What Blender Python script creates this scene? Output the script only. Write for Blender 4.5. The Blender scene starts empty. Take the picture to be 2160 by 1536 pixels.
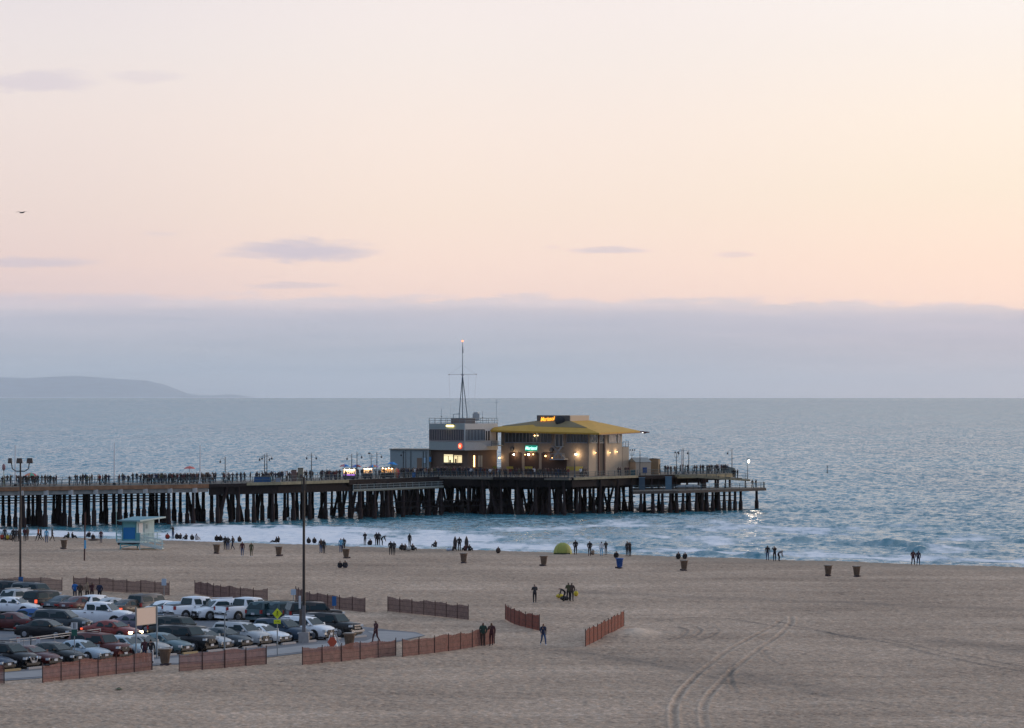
import bpy, math, random
import numpy as np
from mathutils import Vector, Matrix
random.seed(7)
RNG = np.random.RandomState(11)
S = bpy.context.scene
COL = S.collection
# ---------------------------------------------------------------- camera
F, HZ, H, WZ = 7500.0, 837.0, 18.5, -3.0      # focal length in photo pixels, level row, eye height, sea level
cd = bpy.data.cameras.new('camera'); cam = bpy.data.objects.new('camera', cd); COL.objects.link(cam)
cam.location = (0, 0, H); cam.rotation_euler = (math.radians(90), 0, 0)
cd.sensor_width = 36; cd.lens = F/2160*36; cd.shift_y = (HZ-768)/2160
cd.clip_start = 1; cd.clip_end = 600000
S.camera = cam
S.view_settings.view_transform = 'Standard'; S.view_settings.look = 'None'
S.view_settings.exposure = 0; S.view_settings.gamma = 1

def G(px, py, z=0.0):                     # the ground point seen at a pixel of the photograph
    Y = F*(H-z)/(py-HZ)
    return Vector(((px-1080)/F*Y, Y, z))
def A(px, py, Y):                         # the point seen at a pixel, at a known distance
    return Vector(((px-1080)/F*Y, Y, H-(py-HZ)*Y/F))
def lin(r, g, b):
    f = lambda c: (c/255/12.92 if c <= 10 else ((c/255+.055)/1.055)**2.4)
    return (f(r), f(g), f(b), 1)

# ---------------------------------------------------------------- node helper
class NT:
    def __init__(s, tree): s.t = tree; s.n = tree.nodes; s.l = tree.links
    def node(s, typ, **kw):
        n = s.n.new(typ)
        for k, v in kw.items(): setattr(n, k, v)
        return n
    def put(s, sock, v):
        if isinstance(v, bpy.types.NodeSocket): s.l.new(v, sock)
        else: sock.default_value = v
    def m(s, op, a, b=0.0, c=0.0, clamp=False):
        n = s.node('ShaderNodeMath', operation=op, use_clamp=clamp)
        s.put(n.inputs[0], a); s.put(n.inputs[1], b); s.put(n.inputs[2], c)
        return n.outputs[0]
    def mix(s, f, a, b, mode='MIX'):
        n = s.node('ShaderNodeMix', data_type='RGBA', blend_type=mode)
        s.put(n.inputs[0], f); s.put(n.inputs[6], a); s.put(n.inputs[7], b)
        return n.outputs[2]
    def rng(s, v, a, b, c=0.0, d=1.0, smooth=True):
        n = s.node('ShaderNodeMapRange', interpolation_type='SMOOTHSTEP' if smooth else 'LINEAR', clamp=True)
        s.put(n.inputs[0], v)
        for i, q in enumerate((a, b, c, d)): s.put(n.inputs[i+1], q)
        return n.outputs[0]
    def ramp(s, f, stops):
        n = s.node('ShaderNodeValToRGB'); r = n.color_ramp
        while len(r.elements) < len(stops): r.elements.new(0.5)
        for e, (p, c) in zip(r.elements, stops): e.position = p; e.color = c
        s.put(n.inputs[0], f); return n.outputs[0]
    def xyz(s, x, y, z):
        n = s.node('ShaderNodeCombineXYZ'); s.put(n.inputs[0], x); s.put(n.inputs[1], y); s.put(n.inputs[2], z); return n.outputs[0]
    def sep(s, v):
        n = s.node('ShaderNodeSeparateXYZ'); s.put(n.inputs[0], v); return n.outputs
    def noise(s, vec, scale, detail=3.0, rough=0.55, dist=0.0):
        n = s.node('ShaderNodeTexNoise'); s.put(n.inputs['Vector'], vec)
        n.inputs['Scale'].default_value = scale; n.inputs['Detail'].default_value = detail
        n.inputs['Roughness'].default_value = rough; n.inputs['Distortion'].default_value = dist
        return n.outputs[0]

# ---------------------------------------------------------------- sky and light
SUN_AZ, SUN_EL = math.radians(58), math.radians(5)        # right of the view, just above the cloud bank
w = bpy.data.worlds.new('World'); S.world = w; w.use_nodes = True
N = NT(w.node_tree); N.n.clear()
tc = N.node('ShaderNodeTexCoord')
dx, dy, dz = N.sep(tc.outputs['Generated'])[:3]
az = N.m('ARCTAN2', dx, dy)
el = N.m('ARCSINE', dz)
e_ = lambda py: (HZ-py)/F
def stops(L, e1=0.12): return [(min(1, e_(py)/e1), lin(*c)) for py, c in L]
e01 = N.rng(el, 0.0, 0.12, smooth=False)
left = N.ramp(e01, stops([(600, (235, 211, 208)), (560, (238, 213, 207)), (440, (237, 217, 210)), (250, (237, 222, 217)), (100, (233, 223, 222)), (0, (230, 221, 223))]))
midc = N.ramp(e01, stops([(630, (254, 224, 212)), (560, (255, 227, 213)), (450, (251, 229, 214)), (300, (249, 231, 220)), (120, (244, 232, 226)), (0, (243, 232, 229))]))
right = N.ramp(e01, stops([(640, (268, 232, 212)), (560, (264, 232, 211)), (400, (255, 235, 214)), (250, (255, 238, 222)), (100, (250, 238, 229)), (0, (249, 240, 235))]))
c1 = N.mix(N.rng(az, -0.15, -0.01), left, midc)
c1 = N.mix(N.rng(az, 0.0, 0.15), c1, right)
hi = N.ramp(N.rng(el, 0.0, 1.57, smooth=False), [(0.07, lin(243, 233, 229)), (0.15, lin(196, 209, 228)), (0.4, lin(182, 200, 224)), (1, lin(176, 196, 222))])
hi = N.mix(1.0, hi, N.mix(N.rng(az, -0.22, 0.22), (.70, .82, .93, 1), (1.13, 1.04, .98, 1)), 'MULTIPLY')
c1 = N.mix(N.rng(el, 0.10, 0.20), c1, hi)
# cloud bank over the horizon
q = N.xyz(N.m('MULTIPLY', az, 20.0), N.m('MULTIPLY', el, 90.0), 0.0)
n1 = N.noise(q, 3.0, 5.0, 0.6)
q2 = N.xyz(N.m('MULTIPLY', az, 14.0), N.m('MULTIPLY', el, 220.0), 3.0)
n2 = N.noise(q2, 1.6, 4.0, 0.6)
drop = N.rng(az, -0.02, 0.16, 0.0, 0.0022)
top = N.m('SUBTRACT', N.m('ADD', e_(624), N.m('MULTIPLY', N.m('SUBTRACT', n1, 0.5), 0.0085)), drop)
d = N.m('SUBTRACT', top, el)
bank = N.rng(d, -0.0010, 0.0016)
bank = N.m('MULTIPLY', bank, N.rng(d, -0.001, 0.006, 0.78, 1.0))
bc = N.ramp(N.rng(el, 0.0, 0.03, smooth=False), [(0.0, lin(172, 186, 206)), (0.2, lin(172, 188, 207)), (0.45, lin(186, 193, 209)), (0.72, lin(196, 196, 210)), (0.80, lin(206, 201, 212)), (0.88, lin(224, 213, 219)), (1.0, lin(230, 215, 219))])
bc = N.mix(N.rng(az, -0.02, 0.15), bc, N.ramp(N.rng(el, 0.0, 0.03, smooth=False), [(0.0, lin(205, 197, 206)), (0.3, lin(202, 198, 210)), (0.6, lin(204, 198, 211)), (0.76, lin(208, 201, 212)), (.88, lin(232, 217, 218)), (1.0, lin(240, 222, 218))]))
streak = N.m('MULTIPLY', N.m('SUBTRACT', n2, 0.5), 0.30)
bc = N.mix(1.0, bc, N.xyz(N.m('ADD', streak, 1.0), N.m('ADD', N.m('MULTIPLY', streak, .7), 1.0), N.m('ADD', N.m('MULTIPLY', streak, .45), 1.0)), 'MULTIPLY')
sky = N.mix(bank, c1, bc)
# thin loose clouds above it
cl = None
for px, py, rx, ry, k in [(640, 530, 170, 26, .85), (560, 540, 110, 10, .5), (1285, 528, 95, 10, .55), (1550, 537, 50, 7, .35), (70, 180, 150, 24, .5), (310, 168, 90, 16, .25), (70, 555, 150, 14, .6),
                          (620, 602, 110, 8, .45), (340, 495, 40, 6, .2), (1165, 522, 22, 5, .2), (60, 632, 380, 16, .35)]:
    u = N.m('DIVIDE', N.m('SUBTRACT', az, (px-1080)/F), rx/F)
    nn = N.m('MULTIPLY', N.m('SUBTRACT', n1, 0.5), 2.2)
    v = N.m('DIVIDE', N.m('SUBTRACT', el, e_(py)), ry/F)
    v = N.m('ADD', v, nn)
    r = N.m('ADD', N.m('MULTIPLY', u, u), N.m('MULTIPLY', v, v))
    g = N.m('MULTIPLY', N.rng(r, 0.05, 1.25, 1.0, 0.0), k)
    cl = g if cl is None else N.m('MAXIMUM', cl, g)
sky = N.mix(cl, sky, lin(206, 197, 210))
# the eastern half of the sky, behind the viewer, is already dusk blue
east = N.ramp(N.rng(el, 0.0, 1.57, smooth=False), [(0.0, lin(96, 102, 124)), (0.12, lin(118, 130, 160)), (0.35, lin(158, 176, 206)), (1, lin(176, 196, 222))])
sky = N.mix(N.rng(dy, 0.35, -0.35), sky, east)
nis = N.node('ShaderNodeTexSky', sky_type='NISHITA', sun_disc=False, sun_elevation=SUN_EL, sun_rotation=SUN_AZ)
b1 = N.node('ShaderNodeBackground'); N.put(b1.inputs[0], sky); b1.inputs[1].default_value = 1.065
b2 = N.node('ShaderNodeBackground'); N.put(b2.inputs[0], nis.outputs[0]); b2.inputs[1].default_value = 0.006
ad = N.node('ShaderNodeAddShader'); N.l.new(b1.outputs[0], ad.inputs[0]); N.l.new(b2.outputs[0], ad.inputs[1])
wo = N.node('ShaderNodeOutputWorld'); N.l.new(ad.outputs[0], wo.inputs[0])
ld = bpy.data.lights.new('sun', 'SUN'); ld.energy = 1.5; ld.angle = math.radians(20); ld.color = (1, .78, .6)
lo = bpy.data.objects.new('sun', ld); COL.objects.link(lo)
lo.rotation_euler = Vector((math.sin(SUN_AZ)*math.cos(SUN_EL+.10), math.cos(SUN_AZ)*math.cos(SUN_EL+.10), math.sin(SUN_EL+.10))).to_track_quat('Z', 'Y').to_euler()

# ---------------------------------------------------------------- materials
def mat(name, col, rough=0.6, metal=0.0, emis=None, es=0.0, bump=0.0, bscale=20.0, vary=0.0, vscale=3.0, spec=0.5, coat=0.0):
    if name in bpy.data.materials: return bpy.data.materials[name]
    m_ = bpy.data.materials.new(name); m_.use_nodes = True
    n = NT(m_.node_tree); b = n.n['Principled BSDF']
    b.inputs['Base Color'].default_value = tuple(col[:3])+(1,)
    b.inputs['Roughness'].default_value = rough; b.inputs['Metallic'].default_value = metal
    b.inputs['Specular IOR Level'].default_value = spec; b.inputs['Coat Weight'].default_value = coat
    t = n.node('ShaderNodeTexCoord').outputs['Object']
    if vary:
        nz = n.noise(t, vscale, 4.0, 0.6)
        f = n.rng(nz, 0.25, 0.75, 1-vary, 1+vary, smooth=False)
        n.put(b.inputs['Base Color'], n.mix(1.0, tuple(col[:3])+(1,), n.xyz(f, f, f), 'MULTIPLY'))
    if bump:
        bn = n.node('ShaderNodeBump'); bn.inputs['Strength'].default_value = bump; bn.inputs['Distance'].default_value = 0.05
        n.put(bn.inputs['Height'], n.noise(t, bscale, 3.0)); n.l.new(bn.outputs[0], b.inputs['Normal'])
    if emis: b.inputs['Emission Color'].default_value = tuple(emis[:3])+(1,); b.inputs['Emission Strength'].default_value = es
    return m_

# ---------------------------------------------------------------- mesh collector
class MB:
    def __init__(s): s.v = []; s.f = []; s.mi = []; s.sm = []
    def add(s, vs, fs, mi=0, sm=False):
        o = len(s.v); s.v += [tuple(v) for v in vs]
        for f in fs: s.f.append(tuple(i+o for i in f)); s.mi.append(mi); s.sm.append(sm)
    def box(s, c, d, rz=0.0, mi=0, taper=1.0, ry=0.0):
        M = Matrix.Translation(c) @ Matrix.Rotation(rz, 4, 'Z') @ Matrix.Rotation(ry, 4, 'Y')
        x, y, z = d[0]/2, d[1]/2, d[2]/2; t = taper
        P = [(-x, -y, -z), (x, -y, -z), (x, y, -z), (-x, y, -z), (-x*t, -y*t, z), (x*t, -y*t, z), (x*t, y*t, z), (-x*t, y*t, z)]
        s.add([M @ Vector(p) for p in P], [(0, 3, 2, 1), (4, 5, 6, 7), (0, 1, 5, 4), (1, 2, 6, 5), (2, 3, 7, 6), (3, 0, 4, 7)], mi)
    def bar(s, a, b, w, h=None, mi=0):        # rectangular bar between two points
        a = Vector(a); b = Vector(b); h = h or w; t = (b-a).normalized()
        u = t.cross(Vector((0, 0, 1)));  u = Vector((1, 0, 0)) if u.length < 1e-4 else u.normalized()
        v = u.cross(t); P = []
        for c in (a, b):
            for i, j in ((-1, -1), (1, -1), (1, 1), (-1, 1)): P.append(c+u*(i*w/2)+v*(j*h/2))
        s.add(P, [(0, 3, 2, 1), (4, 5, 6, 7), (0, 1, 5, 4), (1, 2, 6, 5), (2, 3, 7, 6), (3, 0, 4, 7)], mi)
    def tube(s, pts, rad, n=8, mi=0, caps=True, sm=True):
        pts = [Vector(p) for p in pts]; rad = rad if isinstance(rad, (list, tuple)) else [rad]*len(pts)
        P = []; m_ = len(pts)
        for i, p in enumerate(pts):
            t = (pts[min(i+1, m_-1)]-pts[max(i-1, 0)]).normalized()
            u = t.cross(Vector((0, 1, 0))) if abs(t.y) < .9 else t.cross(Vector((1, 0, 0)))
            u.normalize(); v = t.cross(u)
            for k in range(n):
                a = 2*math.pi*k/n; P.append(p+(u*math.cos(a)+v*math.sin(a))*rad[i])
        Fc = [(i*n+k, i*n+(k+1) % n, (i+1)*n+(k+1) % n, (i+1)*n+k) for i in range(m_-1) for k in range(n)]
        s.add(P, Fc, mi, sm)
        if caps: s.add(P[:n], [tuple(range(n-1, -1, -1))], mi); s.add(P[-n:], [tuple(range(n))], mi)
    def lathe(s, prof, c=(0, 0, 0), n=16, mi=0, sm=True):
        s.tube([(c[0], c[1], c[2]+z) for r, z in prof], [max(r, 1e-3) for r, z in prof], n, mi, True, sm)
    def prism(s, pts, z0, z1, mi=0):          # pts counter-clockwise in plan
        n = len(pts); s.add([(x, y, z0) for x, y in pts]+[(x, y, z1) for x, y in pts],
              [tuple(range(n-1, -1, -1)), tuple(range(n, 2*n))]+[(i, (i+1) % n, (i+1) % n+n, i+n) for i in range(n)], mi)
    def ico(s, c, r, mi=0, sc=(1, 1, 1), n=8, m_=5):
        P = [(c[0]+r*sc[0]*math.sin(math.pi*j/m_)*math.cos(2*math.pi*i/n), c[1]+r*sc[1]*math.sin(math.pi*j/m_)*math.sin(2*math.pi*i/n), c[2]+r*sc[2]*math.cos(math.pi*j/m_)) for j in range(m_+1) for i in range(n)]
        s.add(P, [(j*n+i, (j+1)*n+i, (j+1)*n+(i+1) % n, j*n+(i+1) % n) for j in range(m_) for i in range(n)], mi, True)
    def mesh(s, name, mats):
        me = bpy.data.meshes.new(name); me.from_pydata(s.v, [], s.f)
        for q_ in (mats if isinstance(mats, (list, tuple)) else [mats]): me.materials.append(q_)
        me.polygons.foreach_set('material_index', s.mi); me.polygons.foreach_set('use_smooth', s.sm); me.update(); return me
    def build(s, name, mats, parent=None, loc=None, rz=0.0):
        o = bpy.data.objects.new(name, s.mesh(name, mats)); COL.objects.link(o)
        if parent is not None: o.parent = parent
        if loc is not None: o.location = loc
        if rz: o.rotation_euler = (0, 0, rz)
        return o
def tag(o, label=None, cat=None, group=None, kind=None):
    if label: o['label'] = label
    if cat: o['category'] = cat
    if group: o['group'] = group
    if kind: o['kind'] = kind
    return o
def thing(name, label, cat, loc=(0, 0, 0), rz=0.0, group=None):
    o = bpy.data.objects.new(name, None); COL.objects.link(o); o.location = loc; o.rotation_euler = (0, 0, rz)
    o.empty_display_size = 0.2; return tag(o, label, cat, group)
def copy_tree(o, parent=None):
    kids = [c for c in bpy.data.objects if c.parent == o] if not hasattr(copy_tree, 'kids') else copy_tree.kids.get(o.name, [])
    c = o.copy(); COL.objects.link(c)
    if parent is not None: c.parent = parent
    for k in kids: copy_tree(k, c)
    return c

# ---------------------------------------------------------------- value noise for the big sheets
def vnoise(x, y, seed):
    r = np.random.RandomState(seed).rand(256, 256)
    xi = np.floor(x).astype(int); yi = np.floor(y).astype(int); fx = x-xi; fy = y-yi
    fx = fx*fx*(3-2*fx); fy = fy*fy*(3-2*fy)
    g = lambda a, b: r[a & 255, b & 255]
    return (g(xi, yi)*(1-fx)+g(xi+1, yi)*fx)*(1-fy)+(g(xi, yi+1)*(1-fx)+g(xi+1, yi+1)*fx)*fy-0.5
def sheet(name, X, Y, Z, material, attr=None):
    ny, nx = X.shape
    me = bpy.data.meshes.new(name); nv = nx*ny; nf = (nx-1)*(ny-1)
    co = np.empty((nv, 3), np.float32); co[:, 0] = X.ravel(); co[:, 1] = Y.ravel(); co[:, 2] = Z.ravel()
    me.vertices.add(nv); me.vertices.foreach_set('co', co.ravel())
    i = np.arange(nv).reshape(ny, nx); q_ = np.stack([i[:-1, :-1], i[:-1, 1:], i[1:, 1:], i[1:, :-1]], -1).reshape(-1, 4).astype(np.int32)
    me.loops.add(nf*4); me.loops.foreach_set('vertex_index', q_.ravel())
    me.polygons.add(nf); me.polygons.foreach_set('loop_start', np.arange(0, nf*4, 4, dtype=np.int32))
    me.update(calc_edges=True); me.polygons.foreach_set('use_smooth', np.ones(nf, bool))
    if attr is not None:
        for k, a in attr.items():
            at = me.attributes.new(k, 'FLOAT', 'POINT'); at.data.foreach_set('value', a.ravel().astype(np.float32))
    me.materials.append(material)
    o = bpy.data.objects.new(name, me); COL.objects.link(o); tag(o, kind='structure'); return o
def sstep(x, a, b): t = np.clip((x-a)/(b-a), 0, 1); return t*t*(3-2*t)

# the berm line of the beach: everything seaward of it slopes down to the water
SA = Vector((-68.4, 475, 0)); SD = Vector((123.9, -89.6, 0)).normalized(); SN = Vector((-SD.y, SD.x, 0))
if SN.y < 0: SN = -SN
# parking lot outline (photo pixels, seen on the ground plane)
LOT = [G(*p) for p in [(-420, 1452), (0, 1437), (130, 1428), (330, 1404), (470, 1398), (565, 1387), (640, 1378), (760, 1368), (850, 1352), (898, 1341), (878, 1334), (820, 1329), (765, 1322), (700, 1310), (620, 1297), (520, 1287), (420, 1281), (300, 1272), (160, 1263), (0, 1257), (-420, 1240)]]
def inside(X, Y, poly):
    c = np.zeros(X.shape, bool); n = len(poly); dmin = np.full(X.shape, 1e9)
    for i in range(n):
        a, b = poly[i], poly[(i+1) % n]
        k = ((a.y > Y) != (b.y > Y)) & (X < (b.x-a.x)*(Y-a.y)/(b.y-a.y+1e-12)+a.x); c ^= k
        ex, ey = b.x-a.x, b.y-a.y; t = np.clip(((X-a.x)*ex+(Y-a.y)*ey)/(ex*ex+ey*ey), 0, 1)
        dmin = np.minimum(dmin, np.hypot(X-a.x-t*ex, Y-a.y-t*ey))
    return np.where(c, -dmin, dmin)
def polydist(X, Y, pts):
    dm = np.full(X.shape, 1e9)
    for a, b in zip(pts[:-1], pts[1:]):
        ex, ey = b.x-a.x, b.y-a.y; t = np.clip(((X-a.x)*ex+(Y-a.y)*ey)/(ex*ex+ey*ey+1e-9), 0, 1)
        dm = np.minimum(dm, np.hypot(X-a.x-t*ex, Y-a.y-t*ey))
    return dm
def smooth(pts, k=6):
    out = []
    for i in range(len(pts)-1):
        p0, p1, p2, p3 = pts[max(i-1, 0)], pts[i], pts[i+1], pts[min(i+2, len(pts)-1)]
        for j in range(k):
            t = j/k; out.append(0.5*((2*p1)+(p2-p0)*t+(2*p0-5*p1+4*p2-p3)*t*t+(3*p1-p0-3*p2+p3)*t**3))
    return out+[pts[-1]]
TRACKS = [[(1428, 1560), (1420, 1510), (1428, 1475), (1465, 1430), (1520, 1385), (1570, 1352), (1625, 1325), (1650, 1308)],
          [(1495, 1560), (1484, 1510), (1488, 1480), (1520, 1440), (1560, 1402), (1612, 1362), (1650, 1335), (1668, 1315), (1668, 1300)],
          [(1380, 1310), (1500, 1302), (1640, 1322), (1800, 1342), (1900, 1362), (2000, 1388), (2200, 1424)],
          [(1640, 1312), (1800, 1345), (1880, 1350), (2010, 1380), (2200, 1412)],
          [(1180, 1372), (1300, 1385), (1420, 1410), (1560, 1442), (1700, 1460), (1900, 1488), (2200, 1520)],
          [(1430, 1322), (1448, 1330), (1440, 1340), (1420, 1348)], [(1470, 1322), (1478, 1330), (1470, 1338), (1450, 1346)], [(1500, 1322), (1515, 1330), (1500, 1342), (1480, 1348)], [(1545, 1400), (1540, 1430), (1552, 1462)], [(1610, 1372), (1620, 1388), (1640, 1400)],
          [(1200, 1247), (1450, 1260), (1700, 1268), (1900, 1276), (2200, 1288)], [(1180, 1376), (1330, 1392), (1480, 1412), (1620, 1436), (1760, 1456)], [(1990, 1352), (2080, 1360), (2200, 1376)]]
# ---------------------------------------------------------------- sand
def fan(t_dense, nt, t_out, rows):
    out = t_dense*(t_out/t_dense)**(np.linspace(0, 1, 26)[1:])
    t = np.concatenate([-out[::-1], np.linspace(-t_dense, t_dense, nt), out])
    T, Y = np.meshgrid(t, rows); return T*Y, Y
rows = np.concatenate([np.geomspace(25, 184, 26)[:-1], np.geomspace(184, 500, 880), np.geomspace(500, 30000, 60)[1:]])
X, Y = fan(0.156, 900, 7.0, rows)
near = (Y > 150) & (Y < 480)
Z = 0.05*vnoise(X*1.1+9, Y*1.1, 1)+0.08*vnoise(X*2.6, Y*2.6, 2)+0.06*vnoise(X*5.5, Y*5.5, 3)+0.10*vnoise(X*.16, Y*.16, 4)
Z -= 0.05*np.abs(vnoise(X*.12+50, Y*.5+5, 8))          # faint raked lines that run across the beach
tr = np.zeros_like(X)
for k, tp in enumerate(TRACKS):
    dd = polydist(X, Y, smooth([G(*p) for p in tp]))
    a = [.9, .9, .7, .7, .5, .8, .8, .8, .6, .6, .0, .0, .0][k]
    wd = 1.0 if k < 2 else 0.8
    brk = .35+1.1*(vnoise(X*.5+k, Y*.25, 90+k)+.5)*(.5+(vnoise(X*2.2, Y*1.1, 97)+.5))
    Z += a*brk*(-0.055*np.exp(-(dd/(0.13*wd))**2)+0.038*np.exp(-((dd-0.33*wd)/(0.11*wd))**2))
    tr = tr+([-.0, -.0, .55, .5, .3, .5, .5, .5, .35, .35, .38, .3, .42][k])*np.exp(-(dd/([.42, .42, .28, .28, .5, .25, .25, .25, .3, .3, 2.2, 2.4, 2.6][k]))**2)*(.6+.9*(vnoise(X*.25, Y*.12, 60+k)+.5))
    if k < 2: tr += brk*(.27*np.exp(-(dd/.15)**2)-.27*np.exp(-((dd-.28)/.08)**2))
pile = G(1345, 1336); Z += 0.35*np.exp(-((X-pile.x)/1.1)**2-((Y-pile.y)/4.0)**2)+0.2*np.exp(-((X-pile.x+1.5)/1.6)**2-((Y-pile.y+4)/4.0)**2)
dl = inside(X, Y, LOT); Z = Z*sstep(dl, -0.2, 0.8)-0.05*(1-sstep(dl, -0.5, 0.3))
s_ = (X-SA.x)*SN.x+(Y-SA.y)*SN.y+1.3*vnoise(X*.05, Y*.05, 5)
Z = Z*(1-sstep(s_, 2, 10))-np.clip(s_, 0, 80)*0.085
def mat_sand():
    m_ = bpy.data.materials.new('beach_sand'); m_.use_nodes = True; n = NT(m_.node_tree); b = n.n['Principled BSDF']
    p = n.node('ShaderNodeNewGeometry').outputs['Position']; x, y, z = n.sep(p)[:3]
    a = n.noise(p, 0.045, 4.0, 0.6); c = n.noise(p, 1.7, 4.0, 0.65)
    ln = n.noise(n.xyz(n.m('MULTIPLY', x, .03), n.m('MULTIPLY', y, .16), 0.0), 1.0, 5.0, 0.65)
    sp = n.noise(p, 4.2, 3.0, 0.7)
    f = n.m('ADD', n.m('MULTIPLY', a, .35), n.m('ADD', n.m('MULTIPLY', c, .55), n.m('ADD', n.m('MULTIPLY', ln, .28), n.m('MULTIPLY', sp, .47))))
    col = n.ramp(n.rng(f, 0.66, 1.0, smooth=False), [(0.0, (.158, .109, .078, 1)), (0.35, (.325, .232, .167, 1)), (.65, (.44, .318, .232, 1)), (1.0, (.69, .51, .385, 1))])
    col = n.mix(n.m('MULTIPLY', n.node('ShaderNodeAttribute', attribute_name='damp').outputs['Fac'], .55), col, (.225, .178, .138, 1)); col = n.mix(n.m('MULTIPLY', n.noise(p, .09, 3.0, .6), .22), col, (.42, .32, .22, 1)); tk = n.node('ShaderNodeAttribute', attribute_name='track').outputs['Fac']; col = n.mix(n.rng(tk, 0.0, 1.0, 0.0, .85, smooth=False), col, (.13, .105, .085, 1)); col = n.mix(n.rng(tk, 0.0, -1.0, 0.0, .8, smooth=False), col, (.66, .53, .41, 1)); wet = n.rng(z, -0.25, -1.6); col = n.mix(wet, col, (.11, .095, .08, 1))
    n.put(b.inputs['Base Color'], col); b.inputs['Roughness'].default_value = 0.95; b.inputs['Specular IOR Level'].default_value = 0.2
    bn = n.node('ShaderNodeBump'); bn.inputs['Strength'].default_value = 0.7; bn.inputs['Distance'].default_value = 0.06
    n.put(bn.inputs['Height'], n.m('ADD', n.noise(p, 2.2, 4.0, .65), n.m('MULTIPLY', n.noise(p, 0.6, 3.0), 1.6))); n.l.new(bn.outputs[0], b.inputs['Normal'])
    return m_
tr -= .7*np.exp(-((X-pile.x)/1.6)**2-((Y-pile.y)/6.0)**2)+.25*np.exp(-((X-55)/16)**2-((Y-292)/3.0)**2)
sheet('sand', X, Y, Z, mat_sand(), {'track': tr, 'damp': sstep(s_, -16+6*vnoise(X*.03, Y*.03, 77), -3)})

# ---------------------------------------------------------------- sea
rows = np.concatenate([np.geomspace(40, 436, 30)[:-1], np.geomspace(436, 6500, 800), np.geomspace(6500, 53500, 60)[1:]])
X, Y = fan(0.16, 620, 7.5, rows)
sp_ = np.maximum(Y*0.0034, 0.4)                        # grid step in depth
Z = np.zeros_like(X)
base = math.atan2(SN.y, SN.x)
for k in range(70):
    L = 1.4*(13/1.4)**(k/69.0); a_ = base+RNG.normal(0, 0.42); ph = RNG.rand()*6.28
    kx, ky = math.cos(a_)*6.2832/L, math.sin(a_)*6.2832/L
    step = np.abs(ky)*Y*0.0034+np.abs(kx)*Y*0.0005
    amp = 0.0075*L**0.75*np.exp(-(step/2.2)**2)
    Z += amp*np.sin(kx*X+ky*Y+ph)
s_ = (X-SA.x)*SN.x+(Y-SA.y)*SN.y
Z *= 0.35+0.65*sstep(s_, 60, 220)
Z *= 0.75+0.8*(vnoise(X*.03, Y*.008, 21)+.5)
foam = np.zeros_like(X)
BR = [(1415, 1545, 1166, .62), (1540, 1632, 1169, .85), (1610, 1750, 1137, .8), (1740, 1985, 1143, 1.15), (1885, 1965, 1156, .85), (985, 1055, 1160, .5), (1215, 1400, 1155, .5), (1930, 2110, 1150, .4), (2060, 2200, 1140, .5),
      (560, 780, 1112, .4), (440, 640, 1110, .35), (1150, 1400, 1132, .35), (1700, 2000, 1172, .28), (1450, 1700, 1122, .35), (2010, 2200, 1168, .35)]
for x0, x1, py, hh in BR:
    c = G((x0+x1)/2, py, WZ+hh*.5); hl = (x1-x0)/2/F*c.y
    u = (X-c.x)*SD.x+(Y-c.y)*SD.y; v = (X-c.x)*SN.x+(Y-c.y)*SN.y+0.9*np.sin(u*.55+x0)*.6
    v2 = np.where(v < 0, v/0.75, v/3.2)
    en = np.exp(-np.abs(u/hl)**3)*(0.75+0.5*vnoise(u*.4, v*0+3, 31))
    Z += hh*.92*en*np.exp(-v2**2)*(1+.5*vnoise(u*.7, v*0+9, 33))
    foam += 0.6*en*np.exp(-((v-3.2)/1.1)**2)*(hh > .3); foam -= .7*en*np.exp(-((v+.4)/.8)**2)
st = vnoise(X*.10, Y*.05, 41)+.6*vnoise(X*.23+5, Y*.11, 42)+.4*vnoise(X*.6, Y*.25, 43)
cut = 103+55*sstep(X, -12, 22)
zone = sstep(s_, 30, 60)*(1-sstep(s_, cut, cut+22+25*sstep(X, -12, 22)))*(1-sstep(-X, 52, 60)*sstep(Y, 556, 570))
left_ = 1-sstep(X, -8, 10)
wash = zone*(0.30+0.42*left_)+1.05*st*zone
line = np.exp(-((s_-71)/7.0)**2)*0.75
white = np.exp(-((X+38)/13.0)**4)*np.exp(-((Y-556)/30)**4)*0.55
foam = np.clip(foam+wash+line+white, 0, 1)
foam = np.maximum(foam, np.clip(2.6*(vnoise(X*.35, Y*.10, 51)+.5*vnoise(X*.9, Y*.3, 52))-1.15, 0, .75)*(Y < 3000)*sstep(s_, 100, 200))   # small whitecaps
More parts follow.
